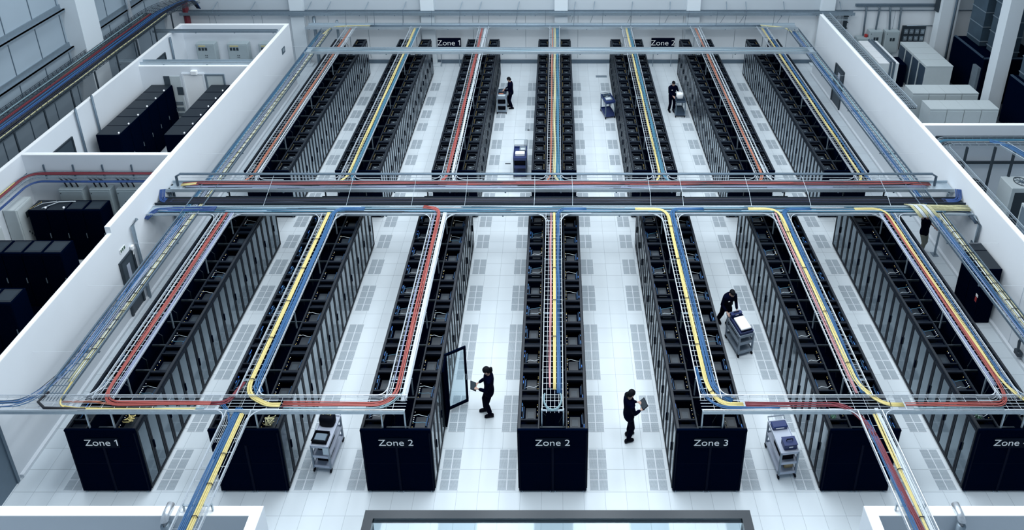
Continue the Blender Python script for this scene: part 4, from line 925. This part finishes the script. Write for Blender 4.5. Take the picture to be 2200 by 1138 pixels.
wallbox(17.2, 17.92, 33.85, 34.2, .95, 2.15, 'y', 'grey wall box behind the white plant cabinets', 'grey boxes on the far right wall')
wallbox(18.08, 18.85, 33.85, 34.2, .85, 2.15, 'y', 'grey wall box right of centre on the far right wall', 'grey boxes on the far right wall')
r = empty('meter_panel', (19.75, 34.15, 0), 0, 'dark panel of twelve round meters on the far right wall', 'meter panel')
MB().box(-.65, .62, -.05, .05, .9, 2.35).build('back_plate', 'steeld', r)
for i in range(4):
    for j in range(3):
        m = MB(); x = -.45+i*.30; z0 = 1.05+j*.42
        m.box(x-.10, x+.10, -.09, -.05, z0, z0+.28); m.mi = 1; m.tube([(x, -.09, z0+.14), (x, -.12, z0+.14)], .07, 10); m.build('meter', ['zincd', 'zincm'], r)
for k, (xa, xb, zb) in enumerate(((16.9, 16.95, 1.8), (17.62, 17.6, 2.15), (18.2, 18.35, 2.15), (18.8, 18.9, .95))):
    conduit('grey drop conduit from the high trunking on the far right wall, %s from the left' % ORD[k], [(xa-.1, 34.07, 3.6), (xa, 34.07, 3.45), (xb, 34.07, zb)], .05, 'zincd')
tag(boxobj('wall_trunking', 'steel', 16.3, 21.3, 34.02, 34.14, 3.55, 3.68), 'dark horizontal trunking high on the far right wall', 'trunking')
conduit('thin horizontal pipe right of the meter panel', [(19.3, 34.12, 2.36), (20.7, 34.12, 2.36)], .03)
t = basket('cable_tray', [(14.4, 33.75, 2.9), (15.9, 33.75, 2.9)], .3, 'short tray at the top of the right partition', mats=('zincm', 'steel'), rung=.2)
m = MB(); m.box(15.75, 15.95, 34.03, 34.10, .0, 3.3)
for k in range(8): m.box(15.72, 15.98, 33.98, 34.04, .5+k*.35, .54+k*.35)
tag(m.build('cable_ladder', 'steeld'), 'dark vertical cable ladder on the back wall right of the partition end', 'cable ladder')
m = MB(); m.box(15.6, 16.1, 31.6, 31.9, .9, 1.0); m.cyl((15.7, 31.7), .1, 0, .95, 8); m.cyl((15.95, 31.8), .06, 1.0, 1.2, 8); m.tube([(15.5, 31.7, 1.1), (16.15, 31.7, 1.1)], .04, 6)
tag(m.build('valve_assembly', 'steeld'), 'dark pipe valves left of the white plant cabinets', 'valve')
m = MB(); m.box(20.6, 21.5, 33.4, 33.9, 0, 9); tag(m.build('wall_column', 'column'), 'white column in the far right corner behind the plant cabinets', 'column')
conduit('dark pipe running up the far right corner column', [(21.2, 33.2, 0), (21.2, 33.2, 8)], .06, 'steel')
m = MB(); m.box(19.95, 20.2, 33.85, 34.1, 0, 9) ; 
tag(boxobj('steel_beam', 'steeld', 20.5, 20.9, 33.6, 33.9, 3.4, 9), 'dark steel upright above the far right corner', 'beam')
m = MB(); m.tube([(20.35, 31.5, 0), (20.35, 31.5, 1.1)], .08, 8); m.tube([(20.3, 31.4, .9), (20.42, 31.3, .95)], .14, 10); tag(m.build('fire_valve', 'redv', smooth=True), 'red valve wheel beside the dark plant machine', 'valve')
def plant(x0, x1, y0, y1, z, lab, ducts):
    r = empty('air_handler', ((x0+x1)/2, (y0+y1)/2, 0), 0, lab, 'air handling unit', 'dark air handling units'); hx, hy = (x1-x0)/2, (y1-y0)/2
    m = MB(); m.bev(-hx, hx, -hy, hy, .05, z, .04); m.build('housing', 'black', r)
    m = MB(); m.box(-hx+.02, -hx+.12, -hy+.05, hy-.05, z, z+.05); m.box(-hx+.02, hx-.02, -hy+.02, -hy+.12, z, z+.05); m.build('top_rim', 'slate', r)
    for (a, b, c, d) in ducts:
        m = MB(); m.box(a, b, c, d, z+.02, 10)
        m.mi = 1
        for k in range(9): m.box(a-.03, b+.03, c-.03, d+.03, z+.25+k*.8, z+.29+k*.8)
        m.build('duct', ['duct', 'zincd'], r)
plant(21.0, 24.0, 29.9, 32.6, 2.5, 'dark air handling unit with tall metal ducts behind the grey plant cabinets', [(-.9, -.1, .1, 1.2), (-.7, .3, -1.1, -.2)])
plant(21.3, 24.0, 24.3, 28.4, 2.5, 'dark air handling unit at the right edge behind the white column', [(-1.0, .2, .8, 1.9), (-1.0, .2, -1.0, .3)])
m = MB(); m.box(20.85, 21.5, 28.75, 29.3, 0, 12); tag(m.build('wall_column', 'column'), 'large white column between the two dark air handling units', 'column')
m = MB(); m.box(20.86, 21.0, 29.95, 30.4, .8, 2.0); tag(m.build('control_box', 'zincd'), 'small grey control box on the dark machine left of the white column', 'control box')
# near right room: condensers, trays
def condenser(x0, x1, y0, y1, z, lab, fan):
    r = empty('condenser_unit', ((x0+x1)/2, (y0+y1)/2, 0), 0, lab, 'air conditioner', 'outdoor style condenser units'); hx, hy = (x1-x0)/2, (y1-y0)/2
    m = MB(); m.bev(-hx, hx, -hy, hy, .05, z, .02); m.build('casing', 'greyl', r)
    if fan:
        m = MB()
        m.tube([(.05+.26*math.cos(a), .26*math.sin(a), z+.02) for a in [2*PI*k/20 for k in range(21)]], .015, 5); g = m.build('fan_guard', 'steeld', r)
        m = MB(); m.cyl((.05, 0), .06, z, z+.04, 10)
        for k in range(9):
            a = 2*PI*k/9; m.tube([(.05, 0, z+.02), (.05+.26*math.cos(a), .26*math.sin(a), z+.02)], .012, 4)
        m.build('fan', 'steel', r)
        m = MB(); m.box(-hx+.15, hx-.1, -hy-.01, -hy, .2, z-.2); m.build('grille', 'steeld', r)
    else:
        m = MB(); m.box(-hx-.01, -hx, -hy+.08, hy-.08, .2, z-.1); m.box(-.2, -.15, -hy-.02, -hy, .3, z-.3); m.build('grille', 'zincd', r)
condenser(16.85, 17.9, 20.95, 21.66, 1.9, 'grey condenser unit with a round fan on top in the near right room', True)
condenser(16.8, 17.9, 19.3, 20.3, 1.8, 'tall grey unit in front of the condenser at the right edge', False)
t = basket('cable_tray', [(14.35, 9.5, 3.25), (14.35, 21.9, 3.25), (19.5, 21.9, 3.25)], .45, 'wire tray outside the right partition bending along the room wall', rung=.3, rad=.5, mats=('zincm', 'steeld'))
MB().box(14.4, 19.5, 22.13, 22.17, 3.2, 3.34).build('back_channel', 'steeld', t)
bundle([(14.25, 9.5, 3.27), (14.25, 21.95, 3.27), (19.4, 21.95, 3.27)], 3, 'teal', 'teal cables in the tray outside the right partition', r=.02, rad=.5)
t = basket('cable_tray', [(16.7, 21.7, 3.25), (17.9, 18.5, 3.25)], .4, 'wire tray of blue cables branching towards the right edge', rung=.3, mats=('zincm', 'steeld'))
bundle([(16.3, 21.9, 3.28), (16.8, 21.6, 3.28), (18.0, 18.5, 3.28)], 7, 'blue', 'blue cables on the branch tray at the right edge', r=.02, wob=.03)
for k, z in enumerate((2.75, 1.9)):
    tag(boxobj('pipe_rail', 'steeld', 14.9, 19.5, 22.4, 22.5, z, z+.08), 'dark horizontal rail on the wall of the near right room, %s one' % ('upper' if k == 0 else 'lower'), 'rail', 'rails in the near right room')
for k, x in enumerate((15.3, 16.35, 17.1)):
    tag(boxobj('tray_post', 'steeld', x, x+.07, 21.6, 21.67, 0, 3.2), 'dark post under the trays of the near right room, %s from the left' % ORD[k], 'post', 'posts in the near right room')
m = MB(); m.tube([(16.0+.28*math.cos(a), 21.9+.2*math.sin(a), 1.45) for a in [2*PI*k/16 for k in range(17)]], .05, 6); m.box(15.7, 16.5, 21.7, 22.1, 1.3, 1.36); m.box(16.3, 16.4, 21.85, 21.95, 0, 1.3)
tag(m.build('cable_coil', 'steeld'), 'black coiled cable on a shelf left of the condenser unit', 'cable coil')

# tall black cooling cabinet by the right partition
r = empty('cooling_cabinet', (13.6, 17.32, 0), 0, 'tall black cooling cabinet standing against the right partition', 'cooling cabinet')
MB().bev(-.24, .24, -.58, .58, .03, 2.16, .015).build('cabinet_body', 'black', r)
m = MB(); m.box(-.22, .22, -.56, .2, 2.16, 2.168); m.box(-.22, .22, .23, .56, 2.16, 2.168); m.build('roof_panel', 'roof', r)
m = MB(); m.box(-.255, -.24, -.54, -.02, .1, 2.05); m.box(-.255, -.24, .02, .54, .1, 2.05); d = m.build('door', 'black', r)
m = MB(); m.box(-.263, -.255, -.50, -.40, .95, 1.05); m.mi = 1; m.box(-.263, -.255, -.48, -.40, .75, .92); m.build('notice', ['text', 'redv'], d)
m = MB(); m.tube([(13.66, 19.7, .02), (13.66, 19.7, 2.66)], .035, 6); m.box(13.56, 13.76, 19.6, 19.8, 0, .02)
tag(m.build('tray_post', 'zincd'), 'grey floor post beside the man in khaki trousers', 'post')

# ================================================================== carts and things on them
def cart(name, x, y, rz, wd, ln, ht, shelves, lab, mt='cart', shelf_mt=None, legmt=None, handle='back', lip=.03, group='service carts'):
    r = empty(name, (x, y, 0), math.radians(rz), lab, 'cart', group); hw, hl = wd/2, ln/2
    lm = legmt or mt
    for sx in (-1, 1):
        for sy in (-1, 1):
            m = MB(); m.box(sx*hw-.02, sx*hw+.02, sy*hl-.025, sy*hl+.025, .13, ht-.02); m.build('leg', lm, r)
            m = MB(); m.tube([(sx*hw-.015, sy*hl, .055), (sx*hw+.015, sy*hl, .055)], .055, 12); m.box(sx*hw-.012, sx*hw+.012, sy*hl-.012, sy*hl+.012, .05, .14); m.build('caster', 'rubber', r)
    for z in shelves:
        top = z == shelves[-1]
        m = MB(); m.box(-hw-.01, hw+.01, -hl-.01, hl+.01, z-.03, z); t = lip
        m.mi = 0
        for b in ((-hw-.02, hw+.02, -hl-.02, -hl), (-hw-.02, hw+.02, hl, hl+.02), (-hw-.02, -hw, -hl, hl), (hw, hw+.02, -hl, hl)): m.box(*b, z-.05, z+t)
        m.build('shelf', shelf_mt or mt, r)
    if handle:
        s = 1 if handle == 'back' else -1
        m = MB(); m.tube([(-hw, s*hl, ht-.03), (-hw, s*(hl+.09), ht+.06), (hw, s*(hl+.09), ht+.06), (hw, s*hl, ht-.03)], .016, 6); m.build('handle', lm, r)
    return r
def loc(cr, x, y):   # cart-local xy to world
    a = cr.rotation_euler.z; return (cr.location.x+x*math.cos(a)-y*math.sin(a), cr.location.y+x*math.sin(a)+y*math.cos(a))
def item(cr, name, x, y, z, wd, ln, ht, mt, lab, cat, style='box', extra=None):
    X, Y = loc(cr, x, y); r = empty(name, (X, Y, z), cr.rotation_euler.z, lab, cat); hx, hy = wd/2, ln/2
    if style == 'box':
        MB().bev(-hx, hx, -hy, hy, 0, ht, min(.02, ht*.3)).build('shell', mt, r)
        if extra: MB().box(-hx*.6, hx*.5, -hy-.004, -hy, ht*.45, ht*.7).build('printed_mark', extra, r)
    elif style == 'bin':
        m = MB(); t = .012; m.box(-hx, hx, -hy, hy, 0, t)
        for b in ((-hx, hx, -hy, -hy+t), (-hx, hx, hy-t, hy), (-hx, -hx+t, -hy, hy), (hx-t, hx, -hy, hy)): m.box(*b, 0, ht)
        m.box(-hx-.01, hx+.01, -hy-.01, -hy+t, ht-.02, ht); m.build('shell', mt, r)
        if extra: MB().bev(-hx+.03, hx-.03, -hy+.03, hy-.03, .01, ht*.7, .02).build('contents', extra, r)
    elif style == 'bag':
        m = MB(); rings = []
        for u, f in ((0, .92), (.1, 1), (.7, 1), (.92, .9), (1, .65)):
            rings.append([(hx*f*math.copysign(abs(math.cos(a))**.5, math.cos(a)), hy*f*math.copysign(abs(math.sin(a))**.5, math.sin(a)), ht*u) for a in [2*PI*k/16 for k in range(16)]])
        m.loft(rings); m.build('shell', mt, r, smooth=True)
        m = MB(); m.tube([(-hx*.5, 0, ht*.95), (-hx*.4, 0, ht+.07), (hx*.4, 0, ht+.07), (hx*.5, 0, ht*.95)], .012, 6); m.build('carry_handle', 'rubber', r)
        if extra: 
            m = MB(); m.box(-hx*.55, -hx*.4, -hy*.1, hy*.5, ht*1.0, ht*1.02); m.box(-hx*.25, hx*.25, -hy*.0, hy*.3, ht*1.0, ht*1.03); m.box(hx*.4, hx*.55, -hy*.1, hy*.5, ht*1.0, ht*1.02); m.build('label_strip', extra, r)
    elif style == 'tool':
        MB().bev(-hx, hx, -hy, hy, 0, ht*.8, .02).build('shell', mt, r)
        MB().box(-hx*1.02, hx*1.02, -hy*1.02, hy*1.02, ht*.8, ht*.86).build('lid', mt, r)
        m = MB(); m.tube([(-hx*.5, 0, ht*.8), (-hx*.45, 0, ht*1.15), (hx*.45, 0, ht*1.15), (hx*.5, 0, ht*.8)], .012, 6); m.build('carry_handle', 'rubber', r)
        if extra: MB().box(-hx*.3, hx*.3, -hy-.004, -hy, ht*.4, ht*.55).build('printed_mark', extra, r)
    return r
c1 = cart('service_cart', -5.95, 12.60, -5, .44, .80, .92, (.20, .55, .90), 'grey three shelf cart beside the second row, carrying a black bag', 'cart', 'cartl')
item(c1, 'tool_bag', -.02, .20, .905, .40, .24, .30, 'rubber', 'black square tool bag with yellow clips on the left grey cart', 'bag', 'bag', 'yellow')
item(c1, 'storage_tray', -.03, -.22, .905, .38, .26, .12, 'rubber', 'open black tray on the front of the left grey cart', 'tray', 'bin', 'steel')
item(c1, 'storage_tray', 0, -.05, .555, .30, .40, .12, 'rubber', 'black tray on the middle shelf of the left grey cart', 'tray', 'box')
item(c1, 'storage_tray', -.02, -.1, .205, .32, .36, .12, 'rubber', 'black tray on the bottom shelf of the left grey cart', 'tray', 'box')
X, Y = loc(c1, .15, -.42); m = MB(); m.box(-.06, .08, -.012, .0, -.22, .0); o = tag(m.build('paper_tag', 'zincm', loc=(X, Y, .88)), 'grey card hanging at the front corner of the left grey cart', 'card')
c2 = cart('service_cart', 5.82, 12.45, 6, .44, .80, .92, (.20, .55, .90), 'grey three shelf cart beside the sixth row, carrying blue boxes', 'cart', 'cartl')
item(c2, 'equipment_case', -.01, .26, .905, .40, .18, .10, 'bluep', 'flat blue case with a white label at the back of the right grey cart', 'case', 'box', 'text')
item(c2, 'tool_box', .04, -.24, .905, .34, .22, .20, 'bluep', 'blue tool box at the front of the right grey cart', 'tool box', 'tool', 'text')
item(c2, 'cardboard_box', .08, -.2, .205, .24, .22, .16, 'card', 'brown cardboard box on the bottom shelf of the right grey cart', 'box')
item(c2, 'storage_tray', .0, -.1, .555, .34, .46, .12, 'rubber', 'black tray on the middle shelf of the right grey cart', 'tray', 'box')
c3 = cart('service_cart', 5.62, 15.92, 16, .46, .72, .82, (.18, .52, .80), 'grey cart pushed by the man beside the fifth row', 'cart', 'cart', lip=.04)
item(c3, 'equipment_case', 0, -.04, .805, .42, .62, .13, 'bluep', 'blue case on the cart pushed along the fifth row', 'case', 'bin')
item(c3, 'computer_server', .02, -.06, .937, .34, .46, .05, 'white', 'flat white device lying on the blue case of the pushed cart', 'device')
item(c3, 'carry_case', 0, .28, .94, .36, .10, .10, 'bluep', 'blue handle box at the back of the pushed cart', 'case', 'tool', 'text')
item(c3, 'storage_tray', 0, .1, .525, .30, .3, .12, 'rubber', 'black box on the middle shelf of the pushed cart', 'box', 'box')
c4 = cart('utility_cart', 2.52, 28.95, 14, .46, .74, .90, (.16, .88), 'blue two shelf utility cart standing left of the fifth far row', 'bluep', 'bluep', 'steel', handle='back', lip=.06)
item(c4, 'parts_tray', 0, -.06, .885, .32, .26, .06, 'zincm', 'metal parts tray on the blue utility cart', 'tray', 'bin', 'wcab')
item(c4, 'tool_box', -.02, .22, .885, .36, .18, .12, 'slate', 'dark tool box at the back of the blue utility cart', 'tool box', 'tool', 'text')
c5 = cart('utility_cart', 6.02, 29.05, 0, .44, .72, .88, (.16, .86), 'dark utility cart in front of the man by the sixth far row', 'slate', 'slate', 'steel', handle='back', lip=.05)
item(c5, 'white_case', 0, .05, .865, .34, .30, .28, 'white', 'white rounded case on the dark cart by the sixth far row', 'case', 'bag')
item(c5, 'storage_tray', 0, -.16, .865, .36, .2, .10, 'slate', 'slate tray in front of the white case on the dark cart', 'tray', 'bin')
c6 = cart('utility_cart', -2.66, 29.4, 0, .44, .78, .88, (.16, .5, .86), 'grey tool cart beside the man by the third far row', 'cart', 'cart', 'zincm', handle='back', lip=.06)
item(c6, 'cleaning_bin', 0, -.22, .17, .36, .24, .55, 'rubber', 'black bin hanging in the front of the tool cart', 'bin', 'bag')
item(c6, 'parts_tray', 0, .18, .865, .36, .30, .10, 'slate', 'dark tray of parts on the tool cart by the third far row', 'tray', 'bin', 'slate')
item(c6, 'orange_bag', -.04, -.10, .865, .24, .12, .10, 'orange', 'orange bag lying on the tool cart by the third far row', 'bag', 'bag')
item(c6, 'grey_box', 0, -.30, .865, .38, .14, .14, 'zincm', 'pale grey box at the front of the tool cart by the third far row', 'box')
c7 = cart('utility_cart', -1.52, 24.45, 0, .52, .80, .95, (.16, .55, .93), 'blue cart with a tall wire handle left of the middle far row', 'slate', 'bluep', 'slate', handle='back', lip=.08)
item(c7, 'white_box', 0, -.08, .935, .40, .20, .12, 'white', 'white flat box on the blue cart left of the middle far row', 'box')
item(c7, 'parts_tray', .10, .24, .935, .26, .24, .09, 'zincm', 'silver parts tray at the back of the blue cart left of the middle far row', 'tray', 'bin', 'wcab')
item(c7, 'black_case', 0, -.1, .56, .44, .5, .26, 'rubber', 'large black case on the middle shelf of the blue wire-handled cart', 'case')
m = MB(); m.tube([(-.27, .41, .9), (-.28, .5, 1.28), (.28, .5, 1.28), (.27, .41, .9)], .010, 5); m.build('wire_handle', 'zincd', c7)
tag(boxobj('floor_note', 'steeld', -2.22, -1.98, 25.0, 25.06, 0, .012), 'thin dark strip lying on the floor left of the blue cart', 'strip')
tag(boxobj('floor_grate', 'zincd', 2.15, 2.75, 32.6, 32.82, 0, .008), 'small grey floor grate near the back wall in the middle aisle', 'floor grate')
tag(boxobj('floor_plug', 'steeld', -1.35, -1.25, 27.55, 27.62, 0, .02), 'tiny dark plug on the floor of the aisle left of the middle far row', 'plug')

# ================================================================== people
def ring(c, ax, ay, rx, ry, k=14):
    return [c+ax*math.cos(t)*rx+ay*math.sin(t)*ry for t in [2*PI*j/k for j in range(k)]]
def limb(mb, pts, radii, k=12):
    P = [Vector(p) for p in pts]; Q = []; R = []
    for i in range(len(P)-1):
        for u in range(4):
            Q.append(P[i].lerp(P[i+1], u/4)); R.append(radii[i]+(radii[i+1]-radii[i])*u/4)
    Q.append(P[-1]); R.append(radii[-1]); rings = []
    for i, p in enumerate(Q):
        d = (Q[min(i+1, len(Q)-1)]-Q[max(i-1, 0)]).normalized(); ref = Vector((1,0,0)) if abs(d.x) < .8 else Vector((0,1,0))
        a = d.cross(ref).normalized(); b = a.cross(d); f = .6 if i in (0, len(Q)-1) else 1
        rings.append(ring(p, a, b, R[i]*f, R[i]*f, k))
    mb.loft(rings)
def ik(a, b, l1, l2, hint):
    a, b, hint = Vector(a), Vector(b), Vector(hint); d = b-a; L = min(d.length, (l1+l2)*.995); dn = d.normalized()
    x = (l1*l1-l2*l2+L*L)/(2*L); h = math.sqrt(max(0, l1*l1-x*x)); hn = (hint-dn*hint.dot(dn)).normalized()
    return a+dn*x+hn*h, a+dn*L
def remesh(o, vs, sm=True):
    md = o.modifiers.new('remesh', 'REMESH'); md.mode = 'VOXEL'; md.voxel_size = vs
    s = o.modifiers.new('smooth', 'SMOOTH'); s.factor = .6; s.iterations = 3
    dg = bpy.context.evaluated_depsgraph_get(); me = bpy.data.meshes.new_from_object(o.evaluated_get(dg))
    o.modifiers.clear(); me.materials.clear(); me.materials.append(o.data.materials[0]); o.data = me
    for p in me.polygons: p.use_smooth = True
def person(x, y, rz, lab, hands, feet=((-.10, -.06), (.10, .08)), lean=0, look=.35, turn=0, hair='short', sc=1.0, trouser='trouser', polo=False):
    """faces local +Y; x right"""
    r = empty('person', (x, y, 0), math.radians(rz), lab, 'person'); r.scale = (sc,)*3
    hip = Vector((0, 0, .93)); ln = lean
    def up(z, fwd=0, sx=0):   # point on the leaning spine
        t = z-.93; return Vector((sx, fwd+t*math.sin(ln), .93+t*math.cos(ln)))
    X = Vector((1,0,0)); Yv = Vector((0, math.cos(ln), -math.sin(ln)))
    def torso(mb, g=0, z0=.84, z1=1.46):
        prof = [(.80, .155, .105), (.88, .165, .115), (.96, .160, .112), (1.06, .142, .102), (1.18, .155, .110), (1.28, .178, .118), (1.36, .190, .112), (1.42, .165, .095), (1.455, .10, .075)]
        if hair == 'short': prof = [(a, b*1.10 if a > 1.1 else b, c*1.05) for a, b, c in prof]
        if hair == 'tail': prof = [(a, b*1.04, c*1.12) for a, b, c in prof]
        mb.loft([ring(up(z_), X, Yv, a+g, b+g, 20) for z_, a, b in prof if z0 <= z_ <= z1])
    sh = [up(1.385, 0, s*.175) for s in (-1, 1)]
    arms = []
    for i, s in enumerate((-1, 1)):
        hp = Vector(hands[i]); el, wr = ik(sh[i], hp, .29, .25, (s*.45, -.6, -.75)); arms.append((sh[i], el, wr))
    legs = []
    for i, s in enumerate((-1, 1)):
        an = Vector((feet[i][0], feet[i][1], .085 if len(feet[i]) < 3 else feet[i][2])); kn, an = ik(Vector((s*.088, 0, .88)), an, .412, .408, (0, 1, .05)); legs.append((Vector((s*.088, 0, .90)), kn, an))
    b = MB(); torso(b, -.012)
    nk = up(1.43); hd = up(1.60, .03+.03*look)
    limb(b, [up(1.40), up(1.50, .012), hd-Vector((0, 0, .04))], [.06, .052, .055], 14)
    # head
    f = Vector((math.sin(turn)*math.cos(look), math.cos(turn)*math.cos(look), -math.sin(look))); side = Vector((math.cos(turn), -math.sin(turn), 0)); upv = side.cross(f)
    rings = []
    for (t, a, c, fw) in ((-.118, .022, .022, .045), (-.105, .040, .045, .035), (-.07, .058, .072, .018), (-.03, .068, .086, .006), (.02, .074, .094, .0), (.06, .072, .092, -.004), (.095, .055, .072, -.008), (.115, .022, .03, -.01)):
        rings.append(ring(hd+upv*t+f*fw, side, f, a, c, 18))
    b.loft(rings)
    # nose, ears, chin, brow
    b.tube([hd+f*.088+upv*.018, hd+f*.104-upv*.020, hd+f*.085-upv*.03], .010, 6)
    for s in (-1, 1):
        limb(b, [hd+side*s*.072+upv*.022, hd+side*s*.078, hd+side*s*.070-upv*.03], [.010, .014, .008], 8)
    b.tube([hd-side*.022+f*.083-upv*.055, hd+f*.093-upv*.055, hd+side*.022+f*.083-upv*.055], .007, 6)
    for i in (0, 1):
        s = (-1, 1)[i]; a, e, w_ = arms[i]
        limb(b, [a, e, w_], [.040, .034, .024]); limb(b, [legs[i][0], legs[i][1], legs[i][2]], [.07, .048, .035])
        d = (w_-e).normalized(); d = (d+Vector((0, .35, -.1))).normalized(); sd = d.cross(Vector((0,0,1))).normalized(); nrm = sd.cross(d)
        pc = w_+d*.045; rg = []
        for t, aw in ((-.05, .022), (-.02, .030), (.02, .038), (.045, .037), (.055, .028)): rg.append(ring(pc+d*t, sd, nrm, aw, .015, 12))
        b.loft(rg)
        for q, ll in enumerate((.062, .072, .068, .052)):
            o0 = pc+d*.045+sd*(-.028+q*.019); curl = -nrm if nrm.z > 0 else nrm
            limb(b, [o0, o0+d*ll*.45+curl*.008, o0+d*ll*.8+curl*.03], [.0092, .0085, .0072], 8)
        th = pc-d*.02+sd*(-s*.028) ; limb(b, [th, th+d*.03-sd*s*.025, th+d*.062-sd*s*.026], [.012, .0105, .009], 8)
        ft = legs[i][2]; limb(b, [ft+Vector((0, -.03, -.05)), ft+Vector((0, .08, -.055)), ft+Vector((0, .14, -.06))], [.028, .03, .02], 8)
    o = b.build('body', 'skin', r); remesh(o, .0068)
    # clothes
    c = MB(); torso(c, .014, .80, 1.46)
    for i in (0, 1):
        a, e, w_ = arms[i]
        endp = w_.lerp(e, .10) if not polo else e.lerp(a, .25)
        pin = up(1.37, 0, (-1, 1)[i]*.10)
        if polo: limb(c, [pin, a, endp], [.07, .066, .058])
        else: limb(c, [pin, a, e, endp], [.07, .064, .052, .040])
    c.loft([ring(up(1.44), X, Yv, .085, .078, 16), ring(up(1.475, .004), X, Yv, .064, .064, 16)])
    o = c.build('work_shirt', 'shirt', r); remesh(o, .011)
    c = MB(); c.loft([ring(Vector((0, 0, z_)), Vector((1,0,0)), Vector((0,1,0)), a_, b_, 20) for z_, a_, b_ in ((.80, .150, .118), (.86, .172, .128), (.93, .172, .126), (.99, .160, .120))])
    for i in (0, 1):
        h_, k_, a_ = legs[i]; limb(c, [h_-Vector((0,0,.02)), k_, a_+Vector((0, 0, -.01))], [.098, .072, .064])
    o = c.build('trousers', trouser, r); remesh(o, .011)
    c = MB()
    for i in (0, 1):
        ft = legs[i][2]; g = ft.z-.085; rings = []
        for (yy, w_, z0, z1) in ((-.085, .03, .0, .07), (-.06, .045, 0, .10), (.0, .047, 0, .105), (.07, .052, 0, .075), (.13, .050, 0, .055), (.175, .032, .0, .04)):
            cy = (z0+z1)/2+g; rings.append([Vector((ft.x+w_*math.cos(t), ft.y+yy, max(g+.001, cy+(z1-z0)/2*math.sin(t)*1.1))) for t in [2*PI*j/14 for j in range(14)]])
        c.loft(rings)
    c.build('shoes', 'shoe', r, smooth=True)
    # hair
    c = MB(); rings = []
    for (t, a_, cc, fw) in ((-.055, .060, .060, -.040), (-.02, .074, .080, -.026), (.02, .080, .092, -.016), (.06, .080, .098, -.006), (.10, .064, .082, -.006), (.126, .03, .04, -.008)):
        rings.append(ring(hd+upv*t+f*fw, side, f, a_, cc, 18))
    c.loft(rings)
    if hair == 'tail':
        limb(c, [hd-f*.09+upv*.03, hd-f*.14+upv*.0, hd-f*.15-Vector((0,0,.10)), hd-f*.13-Vector((0,0,.17))], [.026, .038, .034, .014])
    o = c.build('hair', 'hair', r, smooth=True)
    for s in (-1, 1):
        m = MB(); m.tube([hd+side*s*.028+f*.084+upv*.018, hd+side*s*.028+f*.091+upv*.018], .009, 8); m.build('eye', 'hair', r)
    if not polo:
        m = MB(); q = up(1.27, 0); m.box(.055, .11, .136+q.y, .144+q.y, q.z, q.z+.022); m.build('chest_logo', 'text', r)
    m = MB(); m.box(.10, .15, -.05, .03, .88, .98) if hair == 'tail' else m.box(-.2, -.16, -.05, .03, .86, .97); m.build('belt_pouch', 'rubber', r)
    return r
def tablet(pr, lx, ly, z, lab):
    a = pr.rotation_euler.z; X = pr.location.x+lx*math.cos(a)-ly*math.sin(a); Y = pr.location.y+lx*math.sin(a)+ly*math.cos(a)
    r = empty('tablet', (X, Y, z), a, lab, 'tablet'); r.rotation_euler = (math.radians(35), 0, a)
    MB().bev(-.13, .13, -.09, .09, -.006, .006, .004).build('tablet_case', 'rubber', r); MB().box(-.115, .115, -.075, .075, .006, .0075).build('screen', 'roof2', r)
p1 = person(-1.84, 13.74, 97, 'woman with a ponytail in black workwear reading a tablet beside the open glass door', ((-.10, .30, 1.10), (.10, .30, 1.06)), feet=((-.09, -.02), (.10, .12)), look=.5, turn=.0, hair='tail')
tablet(p1, -.01, .42, 1.115, 'dark tablet held by the woman beside the open glass door')
p2 = person(1.92, 13.05, -72, 'woman with a ponytail holding a tablet in the aisle right of the middle row', ((-.10, .30, 1.08), (.10, .30, 1.04)), feet=((-.09, .05), (.09, -.04)), look=.5, hair='tail')
tablet(p2, .0, .42, 1.095, 'dark tablet held by the woman in the aisle right of the middle row')
p3 = person(5.36, 16.62, 196, 'man in black workwear pushing the loaded cart beside the fifth row', ((-.14, .36, .98), (.20, .36, 1.0)), feet=((-.10, -.02), (.10, -.26)), lean=.28, look=.5)
p4 = person(5.68, 29.25, 192, 'man in black workwear behind the dark cart by the sixth far row', ((-.26, .22, .98), (.06, .26, 1.0)), look=.35, feet=((-.10, .02), (.11, -.03)), lean=.08)
p5 = person(-2.24, 29.55, 88, 'man in black workwear facing left at the tool cart by the third far row', ((-.10, .32, 1.02), (.12, .30, 1.0)), look=.45, lean=.05)
p6 = person(13.22, 19.85, 205, 'man in black polo and khaki trousers, head hidden by the trays at the right', ((-.26, .16, 1.12), (.20, .16, 1.82)), look=-.3, trouser='khaki', polo=True)
